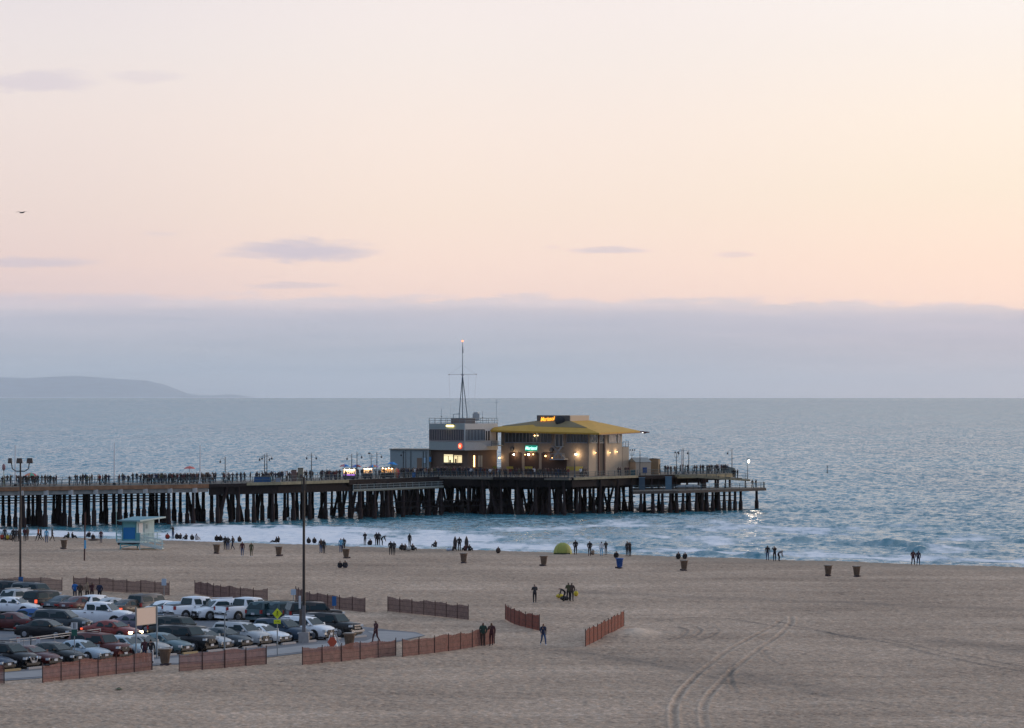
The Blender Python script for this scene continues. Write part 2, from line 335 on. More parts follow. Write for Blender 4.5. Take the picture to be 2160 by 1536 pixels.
def mat_sea():
    m_ = bpy.data.materials.new('sea_water'); m_.use_nodes = True; n = NT(m_.node_tree); b = n.n['Principled BSDF']
    p = n.node('ShaderNodeNewGeometry').outputs['Position']; x, y, z = n.sep(p)[:3]
    at = n.node('ShaderNodeAttribute', attribute_name='foam').outputs['Fac']
    pw = n.noise(n.xyz(n.m('MULTIPLY', x, .02), n.m('MULTIPLY', y, .004), 0.0), 1.0, 4.0, .6)
    body = n.mix(n.rng(pw, .3, .7), (.036, .155, .205, 1), (.072, .222, .268, 1))
    fine = n.m('ADD', n.m('MULTIPLY', n.noise(n.xyz(n.m('MULTIPLY', x, .7), n.m('MULTIPLY', y, .14), 0.0), 1.0, 5.0, .7), .8), n.m('MULTIPLY', n.noise(p, 1.3, 3.0, .7), .2))
    fm = n.rng(n.m('ADD', at, n.m('MULTIPLY', n.m('SUBTRACT', fine, .5), 1.5)), .30, .85)
    n.put(b.inputs['Base Color'], n.mix(fm, body, (.82, .80, .80, 1)))
    n.put(b.inputs['Roughness'], n.rng(fm, 0, 1, .22, .75, smooth=False)); b.inputs['IOR'].default_value = 1.33
    # the slopes of the small waves, as a tilt of the surface normal (the shore side of each wave is the steeper one)
    def tilt(sx, sy, sc, k):
        t = n.node('ShaderNodeTexNoise'); n.put(t.inputs['Vector'], n.xyz(n.m('MULTIPLY', x, sx), n.m('MULTIPLY', y, sy), 0.0))
        t.inputs['Scale'].default_value = sc; t.inputs['Detail'].default_value = 5.0; t.inputs['Roughness'].default_value = .65
        v = n.node('ShaderNodeVectorMath', operation='SUBTRACT'); n.l.new(t.outputs['Color'], v.inputs[0]); v.inputs[1].default_value = (.5, .5, .5)
        u = n.node('ShaderNodeVectorMath', operation='MULTIPLY'); n.l.new(v.outputs[0], u.inputs[0]); u.inputs[1].default_value = (k*.7, k, 0); return u.outputs[0]
    def vadd(a_, c_):
        v = n.node('ShaderNodeVectorMath', operation='ADD'); n.put(v.inputs[0], a_); n.put(v.inputs[1], c_); return v.outputs[0]
    nn = vadd(vadd(tilt(1, .5, .85, 1.3), tilt(.8, .10, .45, .5)), n.node('ShaderNodeNewGeometry').outputs['Normal'])
    nn = vadd(nn, (-.07*SN.x, -.10*SN.y, 0))
    v = n.node('ShaderNodeVectorMath', operation='NORMALIZE'); n.put(v.inputs[0], nn); n.l.new(v.outputs[0], b.inputs['Normal'])
    return m_
sheet('sea', X, Y, Z+WZ, mat_sea(), {'foam': foam})
# ---------------------------------------------------------------- far hills across the bay
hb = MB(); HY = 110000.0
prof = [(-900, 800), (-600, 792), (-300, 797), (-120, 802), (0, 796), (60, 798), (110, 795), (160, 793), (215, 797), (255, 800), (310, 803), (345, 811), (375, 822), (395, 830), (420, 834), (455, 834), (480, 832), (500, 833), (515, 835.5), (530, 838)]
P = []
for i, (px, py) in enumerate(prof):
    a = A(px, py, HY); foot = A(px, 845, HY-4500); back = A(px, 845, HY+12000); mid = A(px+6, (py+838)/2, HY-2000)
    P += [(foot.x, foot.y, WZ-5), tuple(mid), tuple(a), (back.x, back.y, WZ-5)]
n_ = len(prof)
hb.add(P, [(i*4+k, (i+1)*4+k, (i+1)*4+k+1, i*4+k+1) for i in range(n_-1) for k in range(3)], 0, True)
tag(hb.build('hills', mat('haze_tinted_hills', (.19, .28, .35), .95, vary=.3, vscale=.002)), kind='structure')  # base colour paled and blued: part of the haze is painted in

# ---------------------------------------------------------------- pier
DZ = 3.7
def YD(py, z=DZ): return F*(H-z)/(py-HZ)
EDGE = [(-130, 1029.5), (0, 1028), (200, 1025), (400, 1022), (600, 1018), (740, 1013.5), (950, 1006), (1030, 1008), (1200, 1009), (1345, 1004), (1426, 1002), (1500, 1000.5), (1552, 999.5)]
NE = [G(px, py, DZ) for px, py in EDGE]
FE = []
for i, p in enumerate(NE):
    px = EDGE[i][0]
    off = 17 if px < 800 else (30 if px < 960 else 42)
    if px > 1400: off = 30
    FE.append(Vector((p.x-off*.35 if px < 1400 else p.x, p.y+off, DZ)))
FE[-1] = Vector((NE[-1].x-1, NE[-1].y+26, DZ))
def edge_at(px, poly=None):                 # point of the near deck edge at a pixel column
    poly = poly or NE
    for a, b in zip(poly[:-1], poly[1:]):
        ka, kb = a.x/a.y, b.x/b.y; k = (px-1080)/F
        if ka <= k <= kb:
            t = (k*a.y-a.x)/((b.x-a.x)-k*(b.y-a.y)); return a+(b-a)*t
    return poly[0] if (px-1080)/F < poly[0].x/poly[0].y else poly[-1]
M_pile = mat('creosoted_pile', (.042, .029, .028), .9, vary=.4, vscale=1.5, spec=.1)
M_dark = mat('dark_timber', (.028, .022, .022), .9, vary=.3, spec=.1)
M_plank = mat('weathered_plank', (.16, .13, .10), .85, vary=.25, vscale=2)
M_rust = mat('brown_edge_timber', (.25, .125, .065), .85, vary=.35, vscale=1.2)
M_olive = mat('olive_edge_timber', (.27, .235, .15), .85, vary=.35, vscale=1.5)
M_conc = mat('pale_concrete', (.50, .46, .43), .9, vary=.2, vscale=1)
M_girder = mat('grey_girder', (.29, .265, .24), .9, vary=.3, vscale=1)
M_rail = mat('teal_railing', (.07, .11, .12), .6)
pier = thing('pier', 'long timber pier on dark piles running out from the left over the sea', 'pier', (0, 0, 0))
m = MB(); pts = [(p.x, p.y) for p in NE]+[(p.x, p.y) for p in reversed(FE)]; m.prism(pts, DZ-.35, DZ); m.build('deck', M_plank, pier)
def strip(name, p0, p1, zc, hgt, wid, material, off=0.0):
    m = MB(); k = max(1, int((p1-p0)/60)); q = [edge_at(p0+(p1-p0)*i/k) for i in range(k+1)]
    for a, b in zip(q[:-1], q[1:]):
        m.bar((a.x, a.y-off, zc), (b.x, b.y-off, zc), wid, hgt)
    return m.build(name, material, pier)
strip('edge_beam', -120, 440, DZ-.33, .66, .3, M_rust, .18)
strip('edge_beam', 520, 735, DZ-.12, .5, .3, M_olive, .18)
strip('edge_beam', 441, 519, DZ-.30, .6, .3, M_dark, .18)
strip('edge_beam', 736, 925, DZ-.35, .9, .3, M_dark, .18)
strip('edge_beam', 926, 1040, DZ-.10, .35, .3, M_plank, .18)
strip('edge_beam', 1041, 1209, DZ-.1, .5, .3, M_dark, .22)
strip('edge_beam', 1210, 1345, DZ-.12, .42, .3, M_olive, .2)
strip('edge_beam', 1346, 1425, DZ-.3, .7, .3, M_dark, .18)
strip('edge_beam', 1426, 1550, DZ-.3, .7, .3, M_olive, .18)
strip('girder', -120, 438, DZ-1.02, .62, .35, M_girder, -.25)
for a0, a1, hh, off in [(441, 800, 1.5, -.8), (441, 800, 1.3, -7), (801, 1340, 1.3, -.8), (801, 1340, 1.9, -9), (801, 1340, 2.2, -20), (801, 1340, 2.0, -32), (-120, 440, .7, -9), (-120, 440, .7, -16.0), (1341, 1436, 1.9, -3), (1341, 1500, 1.5, -12), (1341, 1545, .9, -6), (1341, 1545, .9, -15)]:
    strip('stringer', a0, a1, DZ-.37-hh/2, hh, .4, M_dark, off)
for k in range(4):
    strip('ledger', -120, 340, DZ-1.75-.44*k, .17, .2, M_dark, -16.4)
# piles: one mesh per kind, shared
def pile_mesh(L, r, wrap):
    m = MB(); m.tube([(0, 0, 0), (0, 0, 3.0+wrap), (0, 0, 3.25+wrap), (0, 0, L)], [r*1.5, r*1.45, r*1.02, r*.92], 8); return m
PL = DZ-.4-(WZ-2)
me_p = [pile_mesh(PL, .31, .9).mesh('pile', M_pile), pile_mesh(PL, .27, 1.5).mesh('pile', M_pile), pile_mesh(PL+.25, .26, .5).mesh('pile', M_pile)]
piles = []
def add_pile(x, y, tilt=0.0, tilt2=0.0, top=DZ-.4, kind=None):
    kind = RNG.randint(3) if kind is None else kind
    piles.append((x, y, tilt, tilt2, top, kind))
capm = MB(); capn = 0
px = -112.0
while px < 446:                                # trunk bents
    p = edge_at(px)
    for r_, o in enumerate((0.7, 4.9, 9.4, 13.8)):
        add_pile(p.x-.35*o+RNG.normal(0, .12), p.y+o, RNG.normal(0, .008))
        if RNG.rand() < .35: add_pile(p.x-.35*o+.9+RNG.normal(0, .2), p.y+o+.3, RNG.normal(0, .01))
    capm.box((p.x-3, p.y+8.6, DZ-.75), (.4, 16.4, .6), rz=.33)
    cb = MB(); cb.box((p.x, p.y-.05, DZ-1.0), (.78, .5, .78)); cb.build('pile_cap', M_conc, pier)
    px += 52.3
capm.build('cap_beam', M_dark, pier)
px = 462.0
while px < 800:
    p = edge_at(px)
    for o in (0.8, 5.5, 10.5, 15.5):
        add_pile(p.x-.35*o+RNG.normal(0, .25), p.y+o, RNG.normal(0, .012))
        if RNG.rand() < .30: add_pile(p.x-.35*o+RNG.normal(0, .5), p.y+o+.6, RNG.choice([-1, 1])*RNG.uniform(.10, .22))
    px += 39+RNG.uniform(-6, 10)
px = 806.0
while px < 1345:
    p = edge_at(px); cm = MB(); cm.box((p.x-4, p.y+19, DZ-.9), (.45, 38, 1.0), rz=.2); cm.build('cap_beam', M_dark, pier)
    for o in (0.8, 4.5, 9, 14, 20, 27, 34):
        add_pile(p.x-.22*o+RNG.normal(0, .5), p.y+o, RNG.normal(0, .03))
        if RNG.rand() < .6: add_pile(p.x-.22*o+RNG.normal(0, .8), p.y+o+.6, RNG.choice([-1, 1])*RNG.uniform(.12, .30))
    px += 31+RNG.uniform(-5, 8)
# lower landings
LZ = 1.1
low = [Vector(((px-1080)/F*Y, Y, LZ)) for px, Y in [(1335, 653), (1430, 658), (1480, 663), (1560, 671), (1615, 677)]]
lfar = [Vector(((px-1080)/F*Y, Y, LZ)) for px, Y in [(1612, 683), (1560, 684), (1480, 682), (1400, 682), (1335, 678)]]
m = MB(); m.prism([(p.x, p.y) for p in low+lfar], LZ-.3, LZ); m.build('lower_deck', M_plank, pier)
m = MB()
for a, b in zip(low[:-1], low[1:]): m.bar((a.x, a.y-.17, LZ-.22), (b.x, b.y-.17, LZ-.22), .3, .5)
m.build('edge_beam', mat('dull_brown_timber', (.10, .075, .06), .9, vary=.3), pier)
for px in (1352, 1378, 1398, 1414, 1428, 1441, 1455, 1470, 1481, 1492, 1504, 1517, 1529, 1540, 1551, 1563, 1597):
    p = edge_at(px, low); add_pile(p.x, p.y+.8, RNG.normal(0, .006), 0, LZ-.3, 0)
    if px < 1545 and RNG.rand() < .7: add_pile(p.x-1+RNG.normal(0, .8), p.y+12, RNG.normal(0, .03), 0, DZ-.4, 1)
for px in (1360, 1390, 1420, 1450, 1480, 1510, 1540):
    p = edge_at(px); add_pile(p.x, p.y+1, 0, 0, DZ-.4, 1)
low2 = [Vector(((px-1080)/F*Y, Y, 2.15)) for px, Y in [(745, 622), (830, 633), (935, 648)]]
m = MB(); m.prism([(p.x, p.y) for p in low2]+[(p.x, p.y+6) for p in reversed(low2)], 1.9, 2.15); m.build('lower_deck', mat('grey_green_planks', (.16, .17, .145), .9, vary=.3), pier)
for px in (760, 790, 818, 826, 850, 880, 905, 930):
    p = edge_at(px, low2); add_pile(p.x, p.y+.4, 0, 0, 1.9, 1)
m = MB()
for z in (-.2, -1.2):
    a, b = edge_at(690), edge_at(1340); m.bar((a.x, a.y+1, z), (b.x, b.y+1, z), .16, .16)
    a, b = edge_at(1400, low), edge_at(1560, low); m.bar((a.x, a.y+14, z-.2), (b.x, b.y+12, z-.2), .16, .16)
m.build('brace', M_dark, pier)
piles.sort(key=lambda q: q[1]+(0 if q[4] > 3 else -3))
rest = MB()
for i, (x, y, t, t2, top, kind) in enumerate(piles):
    L = top-(WZ-2)
    Mx = Matrix.Translation((x, y, WZ-2)) @ Matrix.Shear('XY', 4, (0, 0)) @ Matrix.Rotation(t, 4, 'Y') @ Matrix.Rotation(t2, 4, 'X')
    if i < 98:
        o = bpy.data.objects.new('pile', me_p[kind]); COL.objects.link(o); o.parent = pier
        o.matrix_local = Mx @ Matrix.Diagonal((1, 1, L/PL/math.cos(t), 1))
    else:
        sc = L/PL/math.cos(t); k = len(rest.v); r = (.27, .24, .22)[kind]
        rest.tube([Mx @ Vector((0, 0, z)) for z in (0, 3.6, 3.9, PL*sc)], [r*1.5, r*1.45, r*1.02, r*.92], 7)
tag(rest.build('pile', M_pile, pier), kind='stuff')
# railings
def railing(name, q, zf, parent, material, hgt=1.1, pk=.24, pos=2.2, w_=.035):
    m = MB(); q = [Vector(p) for p in q]
    for a, b in zip(q[:-1], q[1:]):
        L = (b-a).length; d_ = (b-a)/max(L, 1e-6)
        for z in (.12, hgt*.55, hgt): m.bar(a+Vector((0, 0, z)), b+Vector((0, 0, z)), w_*(1.6 if z == hgt else 1), w_*1.4)
        for i in range(int(L/pos)+1): c = a+d_*(i*pos); m.box((c.x, c.y, c.z+hgt/2), (.08, .08, hgt))
        if pk:
            for i in range(int(L/pk)): c = a+d_*(i*pk); m.box((c.x, c.y, c.z+hgt/2), (.022, .022, hgt))
    return m.build(name, material, parent)
railing('railing', [Vector((p.x, p.y+.25, DZ)) for p in NE], DZ, pier, M_rail)
railing('railing', [Vector((p.x, p.y-.3, DZ)) for p in FE], DZ, pier, M_rail)
railing('railing', [Vector((NE[-1].x-.2, NE[-1].y+.3, DZ)), Vector((FE[-1].x-.2, FE[-1].y-.4, DZ))], DZ, pier, M_rail)
railing('railing', [Vector((p.x, p.y+.3, LZ)) for p in low], LZ, pier, M_rail)
railing('railing', [Vector((low[-1].x-.2, low[-1].y+.4, LZ)), Vector((lfar[0].x-.2, lfar[0].y-.2, LZ))], LZ, pier, M_rail)
railing('railing', [Vector((p.x, p.y+.3, 2.15)) for p in low2], 2.15, pier, mat('pale_railing', (.25, .3, .3), .6), .95)
# sloping gangway from the deck down to the landing
gw = thing('gangway', 'sloping timber gangway at the seaward end of the pier with a railing', 'ramp', (0, 0, 0))
a = A(1428, 1003.5, 671); b = A(1578, 1013, 679); m = MB(); m.bar(a, b, 1.6, .35); m.build('walkway', M_olive, gw)
railing('railing', [a+Vector((0, -.7, .2)), b+Vector((0, -.7, .2))], 0, gw, M_rail)
for px_, zz in ((1480, 0), (1530, 0), (1572, 0)):
    t = (px_-1428)/150; c = a+(b-a)*t; m = MB(); m.tube([(c.x, c.y, LZ), (c.x, c.y, c.z-.2)], .12, 6); m.build('post', M_dark, gw)
# things kept on the landing under the deck
M_tarp = mat('blue_grey_tarp', (.10, .19, .26), .7, vary=.2)
for px_, y0, y1, wpx, Y, lb in [(1410, 1006, 1032, 13, 668, 'blue grey tarpaulin covered locker under the far pier deck'), (1354, 1008, 1030, 12, 664, 'dark blue storage cabinet under the deck beside the shed')]:
    c0 = A(px_, y1, Y); c1 = A(px_, y0, Y); t_ = thing('storage_locker', lb, 'locker', (c0.x, Y, LZ))
    m = MB(); hh = c1.z-LZ; m.box((0, 0, hh*.5), (wpx/F*Y, 1.0, hh)); m.build('body', M_tarp if px_ > 1400 else mat('dark_blue_cabinet', (.05, .09, .13), .6), t_)
    m = MB(); m.box((0, 0, hh+.04), (wpx/F*Y+.15, 1.15, .08)); m.build('lid', M_tarp, t_)
lp = thing('rowing_boat', 'small upturned grey boat stored on the landing at the pier end', 'boat', tuple(A(1452, 1030, 668)[:2])+(LZ+.35,), .1)
m = MB()
sec = []
for i in range(9):
    x = -2.4+4.8*i/8; w_ = .75*math.sqrt(max(0.02, 1-(x/2.5)**2)); sec += [(x, -w_, 0), (x, -w_*.8, .45*math.sqrt(max(.02, 1-(x/2.6)**4))), (x, w_*.8, .45*math.sqrt(max(.02, 1-(x/2.6)**4))), (x, w_, 0)]
m.add(sec, [(i*4+k, (i+1)*4+k, (i+1)*4+k+1, i*4+k+1) for i in range(8) for k in range(3)]+[(i*4+3, (i+1)*4+3, (i+1)*4, i*4) for i in range(8)], 0, True)
m.build('hull', mat('grey_hull', (.3, .33, .35), .5), lp); m = MB(); m.box((0, 0, .44), (4.2, .08, .1)); m.build('keel', M_dark, lp)

# ---------------------------------------------------------------- buildings on the pier head
def quadwall(m, a, b, z0, z1, mi=0, th=.25):      # wall slab between two plan points
    a = Vector((a[0], a[1], 0)); b = Vector((b[0], b[1], 0)); c = (a+b)/2; d_ = b-a
    m.box((c.x, c.y, (z0+z1)/2), (d_.length, th, z1-z0), math.atan2(d_.y, d_.x), mi)
class Face:                                        # a facade addressed by photo pixels
    def __init__(s, a, b): s.a = Vector((a[0], a[1])); s.b = Vector((b[0], b[1])); d_ = (s.b-s.a); s.rz = math.atan2(d_.y, d_.x); s.n = Vector((d_.y, -d_.x)).normalized()
    def at(s, px):
        k = (px-1080)/F; a, b = s.a, s.b; t = (k*a.y-a.x)/((b.x-a.x)-k*(b.y-a.y)); return a+(b-a)*t
    def z(s, px, py): return H-(py-HZ)*s.at(px).y/F
    def panel(s, m, x0, x1, y0, y1, out=.03, th=.06, mi=0):
        p, q = s.at(x0), s.at(x1); c = (p+q)/2+s.n*out; pm = (x0+x1)/2; z1, z0 = s.z(pm, y0), s.z(pm, y1)
        m.box((c.x, c.y, (z0+z1)/2), ((q-p).length, th, abs(z1-z0)), s.rz, mi)
    def pt(s, px, py, out=.2): p = s.at(px)+s.n*out; return Vector((p.x, p.y, s.z(px, py)))
def emit(name, c, st): return mat(name, (c[0]*.8, c[1]*.8, c[2]*.8), .5, emis=c, es=st)
E_warm = emit('warm_lamp', (1, .55, .20), 7.0); E_white = emit('white_lamp', (1, .86, .62), 12.0)
M_glassd = mat('dark_window_glass', (.025, .035, .045), .12, spec=.8)
M_frame_w = mat('pale_window_frame', (.42, .44, .44), .6)
def lamp_thing(label, p, r=.13, st=None, power=0, col=(1, .7, .4), name='wall_lamp', grp=None):
    t_ = thing(name, label, 'lamp', p, 0, grp)
    m = MB(); m.ico((0, 0, 0), r); m.build('bulb', st or E_warm, t_)
    m = MB(); m.box((0, r*1.1, r*1.1), (r*2.2, r*1.6, r*.5)); m.build('bracket', M_dark, t_)
    if power:
        l = bpy.data.lights.new('lamp_light', 'POINT'); l.energy = power; l.color = col; l.shadow_soft_size = r; o = bpy.data.objects.new('lamp_light', l); COL.objects.link(o); o.parent = t_; o.location = (0, -r*2.2, 0)
    return t_
# harbour office with the mast
Cc = ((981-1080)/F*668, 668.0); Cl = ((905-1080)/F*676, 676.0); Cr = ((1050-1080)/F*676, 676.0)
ho = thing('harbour_office', 'grey flat roofed office with long window bands beside the yellow roofed restaurant', 'building')
zz = lambda py, Y=670: H-(py-HZ)*Y/F
back = (Cl[0]+Cr[0]-Cc[0], 685.0)
M_ho1 = mat('shade_side_render', (.30, .34, .33), .85, vary=.08); M_ho2 = mat('off_white_render', (.52, .51, .49), .85, vary=.08)
m = MB(); m.prism([Cl, Cc, Cr, back], zz(950), zz(894)); m.build('upper_storey', M_ho2, ho)
m = MB()
ci = lambda p, k=.8: (p[0]*1.0+(-6.6-p[0])*(1-k), p[1]+(676-p[1])*(1-k)+.6)
m.prism([ci(Cl, .96), ci(Cc), ci(Cr, .96), back], DZ, zz(950)-.003); m.build('ground_floor', mat('brown_ground_floor', (.15, .10, .075), .85), ho)
fl, fr = Face(Cl, Cc), Face(Cc, Cr)
m = MB(); fl.panel(m, 905.3, 980.7, 894.2, 905, .02, .05); fl.panel(m, 905.3, 980.7, 932, 949.5, .02, .05); m.build('wall', M_ho1, ho)  # left face in a darker render: its shade is painted into the colour
for f_, x0, x1, nw in ((fl, 906.5, 979.5, 20), (fr, 982.5, 1022, 13)):
    m = MB(); f_.panel(m, x0, x1, 906, 930, .04, .04); wn = m.build('window', M_glassd, ho)
    m = MB()
    for i in range(nw+1):
        x = x0+(x1-x0)*i/nw; f_.panel(m, x-.5, x+.5, 907, 928.5, .1, .06)
    f_.panel(m, x0, x1, 928.5, 930.2, .1, .1); m.build('window_frame', mat('mauve_grey_blind', (.22, .19, .2), .7) if f_ is fl else mat('blue_grey_frame', (.26, .31, .36), .7), wn)
m = MB(); fr.panel(m, 1023, 1049, 909, 927, .03, .08); m.build('wall', mat('cream_panel', (.62, .56, .50), .8), ho)
m = MB(); fr.panel(m, 1024.5, 1026.5, 909, 929, .09, .05); fr.panel(m, 1029, 1032, 909, 929, .09, .05); fr.panel(m, 1046, 1048.5, 909, 929, .09, .05); m.build('door_posts', M_dark, ho)
m = MB(); fr.panel(m, 1026, 1056, 939, 941, .6, 1.2); m.build('balcony', M_ho2, ho)
q0, q1 = fr.pt(1026, 941, 1.2), fr.pt(1057, 941, 1.2); railing('balcony_railing', [q0, q1], 0, ho, M_rail, .95, .2)
q = [Vector((p[0], p[1], zz(894))) for p in (Cl, Cc, Cr, back, Cl)]; railing('roof_railing', q, 0, ho, mat('grey_rail_paint', (.22, .27, .28), .6), 1.0, 0, 1.8, .05)
m = MB(); fl.panel(m, 980.2, 981.8, 893, 950, .12, .12); m.build('corner_trim', M_frame_w, ho)
gl = Face(ci(Cl, .96), ci(Cc)); gr_ = Face(ci(Cc), ci(Cr, .96))
sw = MB(); gl.panel(sw, 937, 957, 959, 975.5, .05, .05); sw.build('lit_window', emit('lit_kiosk_window', (1, .86, .50), 1.15), ho)
sw = MB(); gl.panel(sw, 958, 974.5, 960.5, 976, .05, .05); sw.build('lit_window', emit('lit_menu_board', (1, .80, .44), .95), ho)
m = MB(); gl.panel(m, 956.6, 958.4, 958.5, 976.3, .1, .08); gl.panel(m, 946, 946.8, 962, 975.6, .1, .06); gl.panel(m, 966, 966.8, 962, 975.6, .1, .06); gl.panel(m, 937, 974.5, 961.5, 962.4, .1, .06); gl.panel(m, 961, 964, 968, 976, .14, .06); gl.panel(m, 949, 952, 970, 976, .14, .06); m.build('window_bars', mat('kiosk_bars', (.12, .09, .05), .7), ho)
m = MB(); gl.panel(m, 937, 974.5, 976.5, 979, .25, .5); m.build('counter', M_plank, ho)
for x0, x1 in ((999, 1001), (1008, 1011.5), (1013, 1017)):
    m = MB(); gr_.panel(m, x0, x1, 961, 985, .05, .05); m.build('window', mat('pale_door_glass', (.35, .33, .28), .5) if x0 > 1005 else E_warm, ho)
m = MB(); m.box((Cc[0]-.4, 673.5, zz(889)), (4.5, 3.5, 1.2)); m.build('roof_plant', mat('brown_plant_box', (.20, .15, .13), .8), ho)
m = MB(); m.box((Cc[0]+2.0, 674.5, zz(880)), (1.3, 1.3, 1.3)); m.tube([(Cc[0]+2.0, 674.5, zz(880)+.65), (Cc[0]+2.0, 674.5, zz(880)+.9)], .5, 10); m.build('water_tank', M_frame_w, ho)
# strip light on the parapet
sl = thing('strip_light', 'lit yellow strip light on the office parapet under the roof railing', 'lamp', fl.pt(952, 898.5, .35), fl.rz)
m = MB(); m.tube([(-.95, 0, 0), (.95, 0, 0)], .19, 10); m.build('tube', emit('yellow_tube', (1, .82, .30), 3.5), sl); m = MB(); m.box((0, .12, .25), (2.2, .3, .12)); m.build('hood', M_dark, sl)
# round red sign
rs = thing('round_sign', 'glowing red round sign with white bars on the office wall', 'sign', fl.pt(972, 941, .18), fl.rz)
m = MB(); m.tube([(0, -.06, 0), (0, .06, 0)], .5, 20, sm=False); m.build('disc', emit('red_sign_glow', (1, .09, .03), 1.8), rs)
for sx, sz in ((-.16, .15), (.16, .15), (-.16, -.15), (.16, -.15)):
    m = MB(); m.box((sx, -.08, sz), (.2, .03, .2)); m.build('emblem_bar', emit('sign_white', (1, .55, .35), 2.0), rs)
# annex and its things
an = thing('annex', 'low pale grey annex left of the harbour office', 'building')
Al = ((823-1080)/F*680, 680.0); Ar = ((905-1080)/F*675.5, 675.5)
M_an = mat('annex_grey', (.27, .32, .33), .8, vary=.1)
m = MB(); m.prism([Al, Ar, (Ar[0]+1.4, 683), (Al[0]+1.4, 687)], DZ, zz(949, 678)); m.build('wall', M_an, an)
m = MB(); m.prism([(Al[0]-.2, Al[1]-.2), (Ar[0]+.1, Ar[1]-.3), (Ar[0]+1.5, 683.2), (Al[0]+1.2, 687.2)], zz(949, 678), zz(947, 678)); m.build('roof', mat('annex_roof', (.25, .22, .18), .8), an)
fa = Face(Al, Ar)
m = MB(); fa.panel(m, 880, 890, 966, 990, .05, .05); m.build('door', mat('tan_door', (.20, .14, .10), .7), an)
m = MB()
for x in (851, 867, 893, 899): fa.panel(m, x-.4, x+.4, 952, 992, .06, .06)
m.build('downpipe', M_dark, an)
for x, y, w_, h_, c_, lb in ((908.5, 969, 5, 10, (.02, .20, .45), 'small blue sign on the annex wall beside the lit kiosk'), (897, 971, 5, 12, (.35, .5, .6), 'pale blue notice on the annex wall')):
    s_ = thing('wall_sign', lb, 'sign', fa.pt(x, y, .2), fa.rz); m = MB(); m.box((0, 0, 0), (w_/11.2, .06, h_/11.2)); m.build('panel', mat('sign_%d' % x, c_, .5), s_)
    m = MB(); m.box((0, .06, 0), (w_/11.2+.1, .06, h_/11.2+.1)); m.build('frame', M_dark, s_)
# signal mast on the office roof
ms = thing('signal_mast', 'tall tripod signal mast with a yard and a red lamp on the office roof', 'mast', (Cc[0]-.55, 673, zz(892)))
mz = lambda py: H-(py-HZ)*673/F-zz(892)
M_mast = mat('blue_grey_mast', (.13, .19, .23), .5)
for bx in (-.62, 0.0, .85):
    m = MB(); m.tube([(bx, 0 if bx else .9, 0), (bx, 0 if bx else .9, mz(873)), (0.02*bx, 0, mz(793))], .085, 6); m.build('leg', M_mast, ms)
m = MB(); m.tube([(0, 0, mz(795)), (0, 0, mz(765)), (0, 0, mz(722))], [.09, .07, .045], 6); m.build('topmast', M_mast, ms)
m = MB(); m.tube([(-2.55, 0, mz(790)), (2.6, 0, mz(789.6))], .035, 6); m.ico((-2.55, 0, mz(790)), .12); m.ico((2.6, 0, mz(789.6)), .12); m.box((0, 0, mz(791)), (.45, .35, .22)); m.build('yard', mat('pale_grey_spar', (.3, .3, .33), .6), ms)
m = MB()
for a_, b_ in (((-2.55, mz(790)), (-2.2, mz(890))), ((2.6, mz(790)), (2.0, mz(890))), ((-2.55, mz(790)), (0, mz(770))), ((2.6, mz(790)), (0, mz(770))), ((1.1, mz(790)), (1.3, mz(888)))): m.tube([(a_[0], 0, a_[1]), (b_[0], 0, b_[1])], .012, 4)
m.build('halyard', mat('rope', (.35, .35, .38), .8), ms)
m = MB(); m.ico((0, 0, mz(719.5)), .17); m.build('lamp', emit('mast_lamp', (1, .25, .08), 3), ms)
m = MB(); m.box((.07, 0, mz(738)), (.14, .06, 1.15), ry=-.05); m.build('furled_flag', mat('dark_flag', (.05, .05, .08), .8), ms)
m = MB(); m.tube([(-1.75, 0, 0), (-1.75, 0, mz(874)), (-.4, 0, mz(873))], .07, 6); m.build('davit', M_mast, ms)
for x_, y0, Y_, lb in ((1047, 842, 674, 'thin forked radio aerial at the right end of the office roof'), (931, 862, 674, 'short radio aerial near the left end of the office roof'), (1018, 868, 675, 'small aerial in the middle right of the office roof')):
    p = A(x_, 893, Y_); t_ = thing('aerial', lb, 'aerial', (p.x, Y_, zz(893)), 0, 'aerials on the office roof')
    L = (893-y0)*Y_/F; m = MB(); m.tube([(0, 0, 0), (0, 0, L)], .03, 5); m.build('rod', M_mast, t_)
    m = MB(); m.ico((0, 0, L*.45), .11) if y0 > 850 else m.bar((-.4, 0, L*.85), (.35, 0, L*.85), .03); m.build('fitting', M_dark, t_)

# restaurant
RC = ((1242-1080)/F*664, 664.0); RL = ((1057-1080)/F*676, 676.0)
ux, uy = RC[0]-RL[0], RC[1]-RL[1]; ul = math.hypot(ux, uy); vx, vy = -uy/ul, ux/ul          # v: away from the viewer
if vy < 0: vx, vy = -vx, -vy
RR = (RC[0]+vx*11, RC[1]+vy*11); RB = (RL[0]+vx*11, RL[1]+vy*11)
re_ = thing('restaurant', 'two storey beige restaurant with a wide yellow hipped roof on the pier head', 'building')
M_wall = mat('beige_stucco', (.50, .40, .29), .9, vary=.1); M_wallg = mat('shade_side_stucco', (.26, .21, .165), .9, vary=.12)
ZT = zz(908, 664)
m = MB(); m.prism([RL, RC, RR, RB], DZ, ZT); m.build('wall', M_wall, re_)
F1, F2 = Face(RL, RC), Face(RC, RR)
m = MB(); F1.panel(m, 1057.5, 1241.5, 910, 1003.6, .02, .04); m.build('wall', M_wallg, re_)  # whole front-left face darker than the beige: shade put into the colour
m = MB(); F2.panel(m, 1262, 1277, 912, 1003, .02, .1); m.build('wall', mat('recess_shade', (.15, .11, .08), .9), re_)  # flat dark strip, the shade of the recess as colour
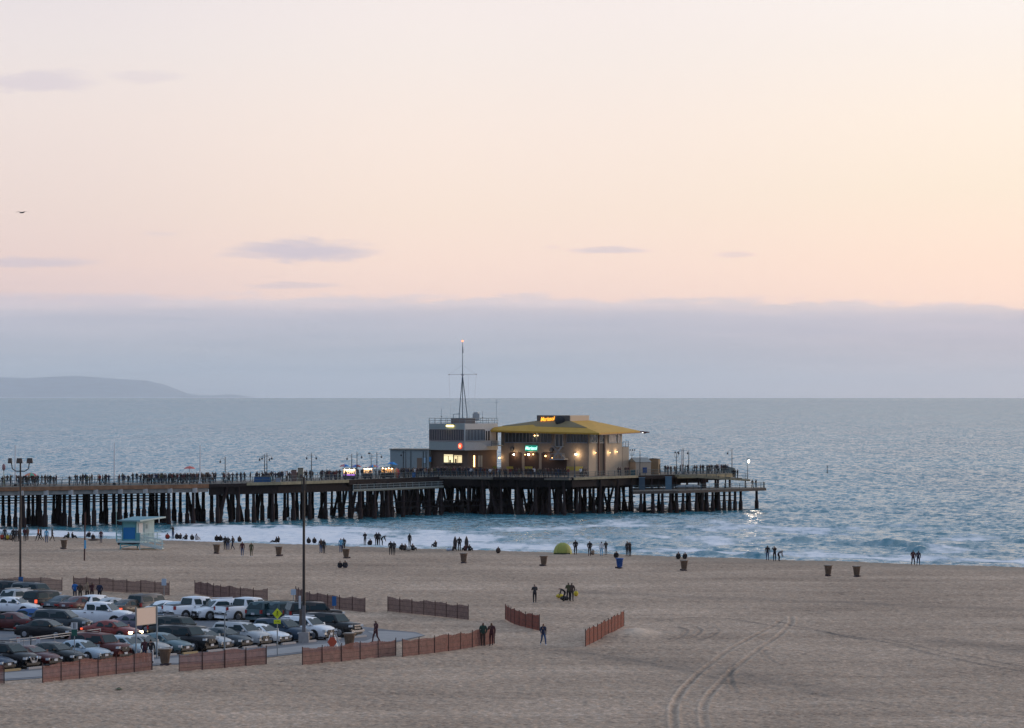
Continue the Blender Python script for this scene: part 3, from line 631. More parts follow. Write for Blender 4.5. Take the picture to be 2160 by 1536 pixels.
for f_, x0, x1, nw in ((F1, 1066, 1163, 13), (F1, 1196, 1240, 6)):
    m = MB(); f_.panel(m, x0, x1, 914, 933.5, .05, .04); wn = m.build('window', M_glassd, re_)
    m = MB()
    for i in range(nw+1): x = x0+(x1-x0)*i/nw; f_.panel(m, x-.5, x+.5, 914, 933, .1, .06)
    f_.panel(m, x0, x1, 933, 935, .12, .12); m.build('window_frame', mat('slate_blue_frame', (.16, .20, .26), .6), wn)
for x0, x1 in ((1245, 1259), (1263.5, 1273), (1283.5, 1300), (1303, 1308)):
    m = MB(); F2.panel(m, x0, x1, 915, 933, .06, .04); wn = m.build('window', mat('blinds_window', (.24, .22, .23), .3) if x0 > 1280 else M_glassd, re_)
    m = MB()
    for x in (x0, x1): F2.panel(m, x-.5, x+.5, 914, 935, .1, .08)
    F2.panel(m, x0, x1, 933.5, 935, .1, .08); m.build('window_frame', M_frame_w, wn)
m = MB()
for x in (1262, 1274): F2.panel(m, x-.8, x+.8, 912, 1003, .14, .2)
m.build('downpipe', mat('dark_red_pipe', (.09, .035, .03), .6), re_)
m = MB(); F1.panel(m, 1172, 1188.5, 916, 941.5, .08, .05); dr = m.build('glass_door', M_glassd, re_)
m = MB()
for x in (1172.3, 1180.3, 1188.2): F1.panel(m, x-.7, x+.7, 916, 942, .14, .06)
F1.panel(m, 1172, 1188.5, 915.5, 916.8, .14, .06); F1.panel(m, 1170, 1190, 941.5, 943, .3, .5); m.build('door_frame', M_frame_w, dr)
st_ = MB()                                      # outside stair below the door
p0 = F1.pt(1174, 943, .9); p1 = F1.pt(1198, 968, .9); st_.bar(p0, p1, .12, .25); p2 = F1.pt(1190, 943, .9); p3 = F1.pt(1172, 968, .9); st_.bar(p2, p3, .12, .25)
for i in range(9): a_ = p0+(p1-p0)*(i/8); st_.box((a_.x, a_.y, a_.z+.1), (.5, 1.0, .06), F1.rz)
st_.bar(F1.pt(1170, 969, .9), F1.pt(1200, 969, .9), 1.4, .15)
for x in (1171, 1178, 1186, 1193, 1199): a_ = F1.pt(x, 969, 1.4); st_.bar(a_, a_+Vector((0, 0, 1.1)), .07)
st_.bar(F1.pt(1170, 957, 1.4), F1.pt(1200, 957, 1.4), .07); st_.build('staircase', mat('grey_iron', (.34, .34, .35), .6), re_)
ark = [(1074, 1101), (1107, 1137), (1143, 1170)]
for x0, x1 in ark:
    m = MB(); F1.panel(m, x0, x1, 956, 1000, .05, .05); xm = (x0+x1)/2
    F1.panel(m, x0+2.5, x1-2.5, 954, 956, .05, .05); m.build('archway', mat('dark_archway', (.045, .022, .016), .8), re_)  # flat dark panels: the shade inside the openings is painted
m = MB(); F1.panel(m, 1163, 1196, 969, 1002, .05, .05); m.build('archway', mat('dark_archway', (.045, .022, .016), .8), re_)  # same painted shade for the opening below the stair
for x0, x1, y0, y1, c_ in ((1076, 1090, 984, 989, (.42, .33, .04)), (1115, 1131, 984, 989, (.42, .33, .04)), (1203, 1221, 984, 992, (.38, .28, .05)), (1222, 1237, 984, 993, (.75, .52, .10)), (1036, 1056, 983, 989, (.30, .26, .04))):
    m = MB(); F1.panel(m, x0, x1, y0, y1, 1.2, .1); m.build('terrace_panel', mat('yellow_panel_%d' % x0, c_, .7), re_)
# roof
def RP(px, py, Y): return A(px, py, Y)
eC = RP(1264, 913.5, 659.5); eL = RP(1006, 907, 676); eR = RP(1350, 909, 679); eB = Vector((eL.x+eR.x-eC.x, eL.y+eR.y-eC.y, eL.z))
t0 = RP(1133, 888, 673); t1 = RP(1203, 888.5, 668); t2 = RP(1246, 887, 674); t3 = Vector((t0.x+t2.x-t1.x, t0.y+t2.y-t1.y, t2.z)); 
m = MB(); V_ = [eL, eC, eR, eB, t0, t1, t2, t3]; dn = Vector((0, 0, -.32))
m.add([tuple(v) for v in V_]+[tuple(v+dn) for v in V_[:4]], [(0, 1, 5, 4), (1, 2, 6, 5), (2, 3, 7, 6), (3, 0, 4, 7), (4, 5, 6, 7), (0, 8, 9, 1), (1, 9, 10, 2), (2, 10, 11, 3), (3, 11, 8, 0), (11, 10, 9, 8)])
rf = m.build('roof', mat('ochre_roof', (.52, .29, .035), .75, vary=.12, vscale=.8), re_)
# darker front slope of the upper roof, as a raised skirt
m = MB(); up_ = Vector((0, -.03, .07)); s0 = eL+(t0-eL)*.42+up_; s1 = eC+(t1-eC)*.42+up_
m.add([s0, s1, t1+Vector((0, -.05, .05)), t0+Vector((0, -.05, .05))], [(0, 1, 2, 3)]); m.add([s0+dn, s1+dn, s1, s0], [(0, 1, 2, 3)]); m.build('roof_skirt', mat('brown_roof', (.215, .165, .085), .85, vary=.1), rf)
m = MB(); m.bar(eR+Vector((-.8, 0, -.1)), RP(1368, 912, 681), .5, .22); m.bar(RP(1366, 911.5, 680.5), RP(1358, 914.5, 680.5), .3, .2); m.bar(eC+dn*1.1+Vector((.2, .3, 0)), eR+dn*1.1, .35, .12); m.build('eave_tip', mat('dark_red_eave', (.10, .025, .025), .6), rf)
m = MB(); m.bar(eL+dn+Vector((2.4, .4, -.06)), eL+dn+Vector((8.5, -2.3, -.06)), .4, .25); m.build('eave_tip', mat('dark_red_eave', (.10, .025, .025), .6), rf)
m = MB(); P4 = [(t0.x, t0.y), (t1.x, t1.y), (t2.x-.3, t2.y), (t3.x, t3.y)]; m.prism(P4, t0.z-1.2, zz(876.5, 670)); m.build('roof_box', mat('cream_box', (.58, .46, .34), .85), rf)
F3 = Face((t0.x, t0.y), (t1.x, t1.y))
m = MB(); F3.panel(m, 1133, 1202, 876.2, 893, .05, .1); m.build('sign_wall', mat('grey_brown_board', (.13, .11, .095), .8), rf)
m = MB(); c_ = F3.pt(1187, 887, .9); m.ico((c_.x, c_.y, c_.z), .95, sc=(1, .45, 1), n=14, m_=9); m.build('satellite_dish', mat('black_dish', (.03, .03, .035), .7), rf)
m = MB(); a_ = RP(1235, 891.5, 672.5); b_ = RP(1262, 893, 674.5); m.bar(a_, b_, 1.2, .25); m.build('skylight', mat('pale_skylight', (.5, .52, .52), .3), rf)
# side wing and sheds
wg = thing('kitchen_wing', 'low beige kitchen wing with a roof railing on the seaward side of the restaurant', 'building')
g0 = (RR[0]+.06, RR[1]+.05); m = MB(); gx = (1326-1080)/F*676
m.prism([g0, (gx, g0[1]+1.3), (gx-2, g0[1]+6), (g0[0]-2, g0[1]+5)], DZ, zz(943, 674)); m.build('wall', M_wall, wg)
railing('roof_railing', [Vector((g0[0]+.1, g0[1]+.1, zz(943, 674))), Vector((gx, g0[1]+1.4, zz(943, 674)))], 0, wg, M_dark, 1.0, 0, .8)
def shed(lb, x0, xm, x1, yt, yp, Y, wc, rc, slope=True):
    t_ = thing('shed', lb, 'shed'); a_, b_, c_ = ((x0-1080)/F*(Y+3), Y+3), ((xm-1080)/F*Y, Y), ((x1-1080)/F*(Y+1.5), Y+1.5); d_ = (a_[0]+c_[0]-b_[0], a_[1]+c_[1]-b_[1])
    m = MB(); m.prism([a_, b_, c_, d_], DZ, zz(yt, Y)); m.build('wall', wc, t_)
    m = MB(); zt, zp = zz(yt, Y), zz(yp, Y); cx_, cy_ = (a_[0]+c_[0])/2, (a_[1]+c_[1])/2
    ex = [((p[0]-cx_)*1.06+cx_, (p[1]-cy_)*1.06+cy_, zt) for p in (a_, b_, c_, d_)]; r0 = ((ex[0][0]+ex[1][0])/2, (ex[0][1]+ex[1][1])/2, zp); r1 = ((ex[2][0]+ex[3][0])/2, (ex[2][1]+ex[3][1])/2, zp)
    m.add(ex+[r0, r1], [(1, 2, 5, 4), (3, 0, 4, 5), (0, 1, 4), (2, 3, 5), (3, 2, 1, 0)]); m.build('roof', rc, t_)
    f_ = Face(b_, c_); m = MB(); xm2 = xm+(x1-xm)*.45; f_.panel(m, xm2, xm2+(x1-xm)*.28, yt+11, 998, .05, .05); m.build('door', mat('shed_blue_door', (.02, .06, .2), .6) if slope else M_dark, t_); return t_
shed('beige shed with a grey hipped roof right of the restaurant', 1325, 1341, 1373, 975, 965.5, 672, mat('shed_beige', (.50, .40, .30), .9), mat('shed_grey_roof', (.27, .29, .28), .8))
shed('flat brown and cream storage shed behind the grey roofed shed', 1366, 1389, 1393, 968.5, 967, 676, mat('shed_brown', (.28, .21, .13), .9, vary=.1), mat('shed_dark_roof', (.14, .11, .08), .8), False)
# neon signs
def lettering(txt, size, ext, material, name, parent, loc, shear=.25, sx=1.0):
    c_ = bpy.data.curves.new(name, 'FONT'); c_.body = txt; c_.size = size; c_.extrude = ext; c_.shear = shear; c_.align_x = 'CENTER'; c_.align_y = 'CENTER'; c_.offset = size*.004
    o = bpy.data.objects.new('tmp_text', c_); COL.objects.link(o); me = bpy.data.meshes.new_from_object(o.evaluated_get(bpy.context.evaluated_depsgraph_get()))
    bpy.data.objects.remove(o); me.materials.clear(); me.materials.append(material); o = bpy.data.objects.new(name, me); COL.objects.link(o)
    o.parent = parent; o.location = loc; o.rotation_euler = (math.radians(90), 0, 0); o.scale = (sx, 1, 1); return o
ns = thing('neon_sign', 'glowing orange neon script on the roof box of the restaurant', 'sign', F3.pt(1156.5, 884, .3), F3.rz)
ns.rotation_euler = (0, -.06, F3.rz); lettering('Mariasol', 1.12, .04, emit('orange_neon', (1, .40, .04), 1.9), 'lettering', ns, (0, 0, 0), .3, .86)
m = MB(); m.box((0, .12, -.5), (2.8, .06, .05)); m.box((0, .12, .35), (2.8, .06, .05)); m.build('mount', M_dark, ns)
n2_ = thing('neon_sign', 'turquoise lit shop sign over the middle archway of the restaurant', 'sign', F1.pt(1122, 945.5, .3), F1.rz)
m = MB(); m.box((0, .1, 0), (2.75, .12, 1.05)); m.build('board', emit('green_sign_board', (.0, .33, .24), .55), n2_)
lettering('Mariasol', .92, .03, emit('mint_neon', (.55, 1, .88), 1.5), 'lettering', n2_, (0, 0, 0), .25, .86)
for px_, py_, r, s_, pw, lb in [(1086, 959, .16, E_white, 60, 'white bulb at the left archway of the restaurant'), (1110, 959, .10, E_warm, 0, 'small orange bulb at the left of the middle archway'), (1117, 959, .19, E_white, 80, 'bright white bulb in the middle archway of the restaurant'), (1127, 958.5, .13, E_warm, 0, 'orange bulb right in the middle archway'),
                            (1153, 962, .15, E_warm, 40, 'warm bulb at the third archway left of the stair'), (1167, 966, .08, E_warm, 0, 'tiny orange bulb beside the outside stair'), (1056, 966, .15, E_warm, 30, 'orange lamp between the office and the restaurant'), (1217, 958.5, .19, E_white, 110, 'bright white wall lamp right of the outside stair'), (1130, 919, .12, E_warm, 25, 'orange lamp glowing inside the upstairs window')]:
    lamp_thing(lb, F1.pt(px_, py_, .35), r, s_, pw, grp='lamps on the restaurant front')
for px_, py_, lb in [(1254, 955, 'wall sconce on the restaurant corner left of the dark recess'), (1284, 955, 'wall sconce just right of the dark recess'), (1299, 953, 'wall sconce by the seaward corner of the restaurant')]:
    lamp_thing(lb, F2.pt(px_, py_, .28), .08, E_warm, 22, grp='sconces on the lit restaurant wall')
lamp_thing('small white lamp on the tip of the yellow roof', RP(1355.5, 911.5, 680.0), .13, E_white, 0)
for px_, py_, lb in [(1082, 947, 'dark round speaker on the left of the restaurant front'), (1165, 949, 'dark round speaker beside the outside stair')]:
    t_ = thing('wall_speaker', lb, 'speaker', F1.pt(px_, py_, .25), F1.rz); m = MB(); m.tube([(0, -.12, 0), (0, .12, 0)], .42, 12); m.build('body', M_dark, t_); m = MB(); m.tube([(0, -.2, 0), (0, -.125, 0)], [.2, .36], 12); m.build('cone', mat('speaker_grey', (.12, .12, .12), .7), t_)
# ---------------------------------------------------------------- people: one continuous skinned body per pose, shared by the copies
SKIN, TOP, LEG, SHOE, HAIR = 0, 1, 2, 3, 4
def pose_mesh(name, J, coat=1.0, hair_long=False, wide=None):
    """J: joint -> (x, y, z). Grown with a Skin modifier from the joint skeleton, then clothed by the nearest bone."""
    R_ = dict(pel=.135, wai=.13*coat, che=.155*coat, nec=.055, hea=.092, top=.088, shl=.075*coat, shr=.075*coat, ell=.05*coat, elr=.05*coat, wrl=.034, wrr=.034, pal=.036, par=.036,
              hil=.10, hir=.10, knl=.066, knr=.066, anl=.045, anr=.045, tol=.04, tor=.04, nos=.02)
    R_.update(wide or {})
    B = [('pel', 'wai', TOP), ('wai', 'che', TOP), ('che', 'nec', SKIN), ('nec', 'hea', SKIN), ('hea', 'top', SKIN), ('che', 'shl', TOP), ('che', 'shr', TOP), ('shl', 'ell', TOP), ('shr', 'elr', TOP), ('ell', 'wrl', TOP), ('elr', 'wrr', TOP),
         ('wrl', 'pal', SKIN), ('wrr', 'par', SKIN), ('pel', 'hil', LEG), ('pel', 'hir', LEG), ('hil', 'knl', LEG), ('hir', 'knr', LEG), ('knl', 'anl', LEG), ('knr', 'anr', LEG), ('anl', 'tol', SHOE), ('anr', 'tor', SHOE), ('hea', 'nos', SKIN)]
    J = {k: Vector(v) for k, v in J.items()}
    hd = (J['top']-J['hea']).normalized(); fw = J.get('face', Vector((0, 1, 0))); J['nos'] = J['hea']+fw*.105+hd*.02; J.pop('face', None)
    for sd in ('l', 'r'):                          # four fingers and a thumb on each palm
        p, q = J['wr'+sd], J['pa'+sd]; d_ = (q-p).normalized(); s_ = d_.cross(Vector((0, 1, .3))); s_ = s_.normalized() if s_.length > .1 else Vector((1, 0, 0)); u_ = s_.cross(d_)
        for i, L in enumerate((.075, .085, .08, .065)):
            k = 'f%s%d' % (sd, i); J[k] = q+d_*.02+s_*((i-1.5)*.021)+d_*L*.6+u_*.01*(1 if i else 1); R_[k] = .010; B.append(('pa'+sd, k, SKIN))
        k = 't'+sd; J[k] = p+(q-p)*.55+s_*.05+d_*.03; R_[k] = .011; B.append(('pa'+sd, k, SKIN))
    keys = list(J); me = bpy.data.meshes.new('tmp'); me.from_pydata([J[k] for k in keys], [(keys.index(a), keys.index(b)) for a, b, c in B], [])
    o = bpy.data.objects.new('tmp', me); COL.objects.link(o); md = o.modifiers.new('Skin', 'SKIN'); md.use_smooth_shade = True; md.branch_smoothing = .3
    for i, k in enumerate(keys):
        v = me.skin_vertices[0].data[i]; v.radius = (R_[k], R_[k]*(.8 if k in ('pel', 'wai', 'che') else 1)); v.use_root = (k == 'pel')
    sb = o.modifiers.new('Sub', 'SUBSURF'); sb.levels = 1; sb.render_levels = 1
    dg = bpy.context.evaluated_depsgraph_get(); dg.update(); out = bpy.data.meshes.new_from_object(o.evaluated_get(dg)); out.name = name
    bpy.data.objects.remove(o)
    n = len(out.polygons); ce = np.empty(n*3); out.polygons.foreach_get('center', ce); ce = ce.reshape(-1, 3); best = np.full(n, 1e9); mi = np.zeros(n, int)
    for a, b, c in B:
        A_, B_ = np.array(J[a]), np.array(J[b]); e = B_-A_; t = np.clip(((ce-A_)@e)/(e@e+1e-9), 0, 1); dd = np.linalg.norm(ce-A_-t[:, None]*e, axis=1)-(R_[a]*(1-t)+R_[b]*t); k = dd < best; best[k] = dd[k]; mi[k] = c
    hz, fwn = np.array(J['hea']), np.array(fw); rel = ce-hz; nearh = np.linalg.norm(rel-np.array(hd)*.06, axis=1) < .19
    mi[nearh & ((rel@np.array(hd) > .095) | (rel@fwn < -.005)) & (rel@np.array(hd) > (-.16 if hair_long else -.04))] = HAIR
    out.polygons.foreach_set('material_index', mi.astype(np.int32)); out.polygons.foreach_set('use_smooth', np.ones(n, bool))
    for _ in range(5): out.materials.append(None)
    return out
def std(**kw):
    J = dict(pel=(0, 0, .96), wai=(0, 0, 1.12), che=(0, 0, 1.33), nec=(0, 0, 1.50), hea=(0, .02, 1.60), top=(0, .02, 1.71), shl=(-.18, 0, 1.42), shr=(.18, 0, 1.42), ell=(-.24, -.01, 1.15), elr=(.24, -.01, 1.15), wrl=(-.25, .06, .90), wrr=(.25, .06, .90), pal=(-.25, .08, .83), par=(.25, .08, .83),
             hil=(-.095, 0, .90), hir=(.095, 0, .90), knl=(-.10, .02, .50), knr=(.10, .02, .50), anl=(-.10, 0, .09), anr=(.10, 0, .09), tol=(-.11, .15, .04), tor=(.11, .15, .04)); J.update(kw); return J
def shift(J, dz): return {k: ((v[0], v[1], v[2]+dz) if k != 'face' else v) for k, v in J.items()}
sitJ = dict(pel=(0, 0, .15), wai=(0, -.02, .30), che=(0, .0, .50), nec=(0, .03, .67), hea=(0, .06, .77), top=(0, .06, .88), shl=(-.18, .02, .60), shr=(.18, .02, .60), ell=(-.21, .16, .36), elr=(.21, .16, .36), wrl=(-.10, .38, .38), wrr=(.10, .38, .38), pal=(-.05, .43, .38), par=(.05, .44, .38),
            hil=(-.10, .05, .14), hir=(.10, .05, .14), knl=(-.24, .40, .38), knr=(.24, .40, .38), anl=(-.16, .62, .09), anr=(.12, .62, .09), tol=(-.12, .76, .04), tor=(.12, .76, .04))
POSE = {
 'standing': pose_mesh('standing_body', std()),
 'coat': pose_mesh('coat_body', std(ell=(-.25, .03, 1.17), wrl=(-.17, .13, .96), pal=(-.13, .13, .92), elr=(.25, .03, 1.17), wrr=(.17, .13, .96), par=(.13, .13, .92)), 1.18),
 'longhair': pose_mesh('long_haired_body', std(elr=(.23, .1, 1.18), wrr=(.10, .25, 1.30), par=(.08, .27, 1.36), knl=(-.08, .03, .5), anl=(-.06, 0, .09), tol=(-.06, .15, .04)), 1.0, True),
 'walking': pose_mesh('walking_body', std(pel=(0, 0, .93), hil=(-.09, 0, .88), hir=(.09, 0, .88), knl=(-.10, .20, .50), anl=(-.10, .30, .09), tol=(-.10, .45, .06), knr=(.10, -.06, .48), anr=(.10, -.36, .16), tor=(.10, -.26, .04), ell=(-.24, -.14, 1.16), wrl=(-.25, -.17, .92), pal=(-.25, -.16, .85), elr=(.24, .08, 1.16), wrr=(.24, .25, .97), par=(.24, .29, .91))),
 'striding': pose_mesh('striding_body', std(pel=(0, 0, .93), hil=(-.09, 0, .88), hir=(.09, 0, .88), knr=(.10, .17, .50), anr=(.10, .24, .09), tor=(.10, .39, .05), knl=(-.10, -.04, .48), anl=(-.10, -.30, .13), tol=(-.10, -.19, .04), elr=(.26, -.10, 1.16), wrr=(.24, -.02, .95), par=(.22, .02, .89), ell=(-.24, .04, 1.16), wrl=(-.22, .2, 1.02), pal=(-.2, .24, .99)), 1.1, True),
 'photographing': pose_mesh('photographing_body', std(ell=(-.25, .20, 1.36), wrl=(-.10, .34, 1.56), pal=(-.06, .36, 1.61), elr=(.25, .20, 1.36), wrr=(.10, .34, 1.56), par=(.06, .36, 1.61))),
 'phone': pose_mesh('phone_holding_body', std(ell=(-.23, .06, 1.17), wrl=(-.08, .28, 1.20), pal=(-.03, .32, 1.24), elr=(.23, .06, 1.17), wrr=(.08, .28, 1.20), par=(.04, .32, 1.24), hea=(0, .04, 1.59), top=(0, .06, 1.70))),
 'sitting': pose_mesh('sitting_body', sitJ, 1.0, wide=dict(pel=.19, wai=.155, che=.15, nec=.06, hil=.13, hir=.13, knl=.085, knr=.085)),
 'leaning': pose_mesh('leaning_back_body', dict(sitJ, wai=(0, -.08, .28), che=(0, -.17, .46), nec=(0, -.2, .62), hea=(0, -.18, .73), top=(0, -.17, .84), shl=(-.19, -.2, .55), shr=(.19, -.2, .55), ell=(-.24, -.36, .32), elr=(.24, -.36, .32), wrl=(-.24, -.42, .10), wrr=(.24, -.42, .10), pal=(-.24, -.38, .04), par=(.24, -.38, .04), knl=(-.12, .40, .32), knr=(.12, .52, .12), anr=(.12, .88, .07), tor=(.12, .94, .18), anl=(-.12, .66, .08), tol=(-.12, .80, .04))),
 'bending': pose_mesh('bending_body', std(pel=(0, -.12, .88), wai=(0, -.02, 1.0), che=(0, .2, 1.10), nec=(0, .34, 1.18), hea=(0, .43, 1.18), top=(0, .53, 1.17), face=(0, .3, -.95), shl=(-.18, .27, 1.12), shr=(.18, .27, 1.12), ell=(-.22, .33, .85), elr=(.22, .33, .85), wrl=(-.14, .42, .62), wrr=(.14, .42, .62), pal=(-.12, .44, .55), par=(.12, .44, .55), hil=(-.1, -.1, .84), hir=(.1, -.1, .84), knl=(-.11, .05, .48), knr=(.11, .05, .48))),
}
CL = {'black': (.016, .015, .018), 'dark grey': (.035, .034, .038), 'grey': (.13, .13, .135), 'navy': (.018, .026, .06), 'blue': (.02, .14, .42), 'light blue': (.16, .42, .62), 'dark red': (.14, .022, .02), 'red': (.38, .05, .03), 'orange': (.45, .12, .05), 'white': (.62, .62, .63), 'tan': (.30, .21, .14), 'brown': (.07, .045, .035), 'olive': (.07, .07, .03), 'maroon': (.07, .02, .025), 'yellow': (.55, .42, .04), 'pink': (.5, .2, .22), 'denim': (.05, .09, .18), 'dark green': (.02, .05, .035)}
HR = {'dark': (.015, .012, .01), 'brown hair': (.06, .035, .02), 'fair': (.28, .2, .12), 'grey hair': (.3, .3, .3)}
SK = [(.36, .22, .16), (.24, .14, .09), (.14, .08, .05)]
def person(p, pose, top, leg, rz, label, group=None, hair='dark', shoe='black', h=1.0):
    o = bpy.data.objects.new('person', POSE[pose]); COL.objects.link(o); o.location = p; o.rotation_euler = (0, 0, rz)
    s_ = h*RNG.uniform(.96, 1.03); o.scale = (s_*RNG.uniform(.98, 1.12), s_*1.02, s_)
    sk = int(RNG.randint(3))
    for i, (nm, c) in enumerate((('skin_%d' % sk, SK[sk]), ('cloth_'+top.replace(' ', '_'), CL[top]), ('cloth_'+leg.replace(' ', '_'), CL[leg]), ('shoe_'+shoe, CL[shoe]), ('hair_'+hair.replace(' ', '_'), HR[hair]))):
        o.material_slots[i].link = 'OBJECT'; o.material_slots[i].material = mat(nm, c, .85, vary=.15 if 'cloth' in nm else 0)
    return tag(o, label, 'person', group)
W_ = math.pi
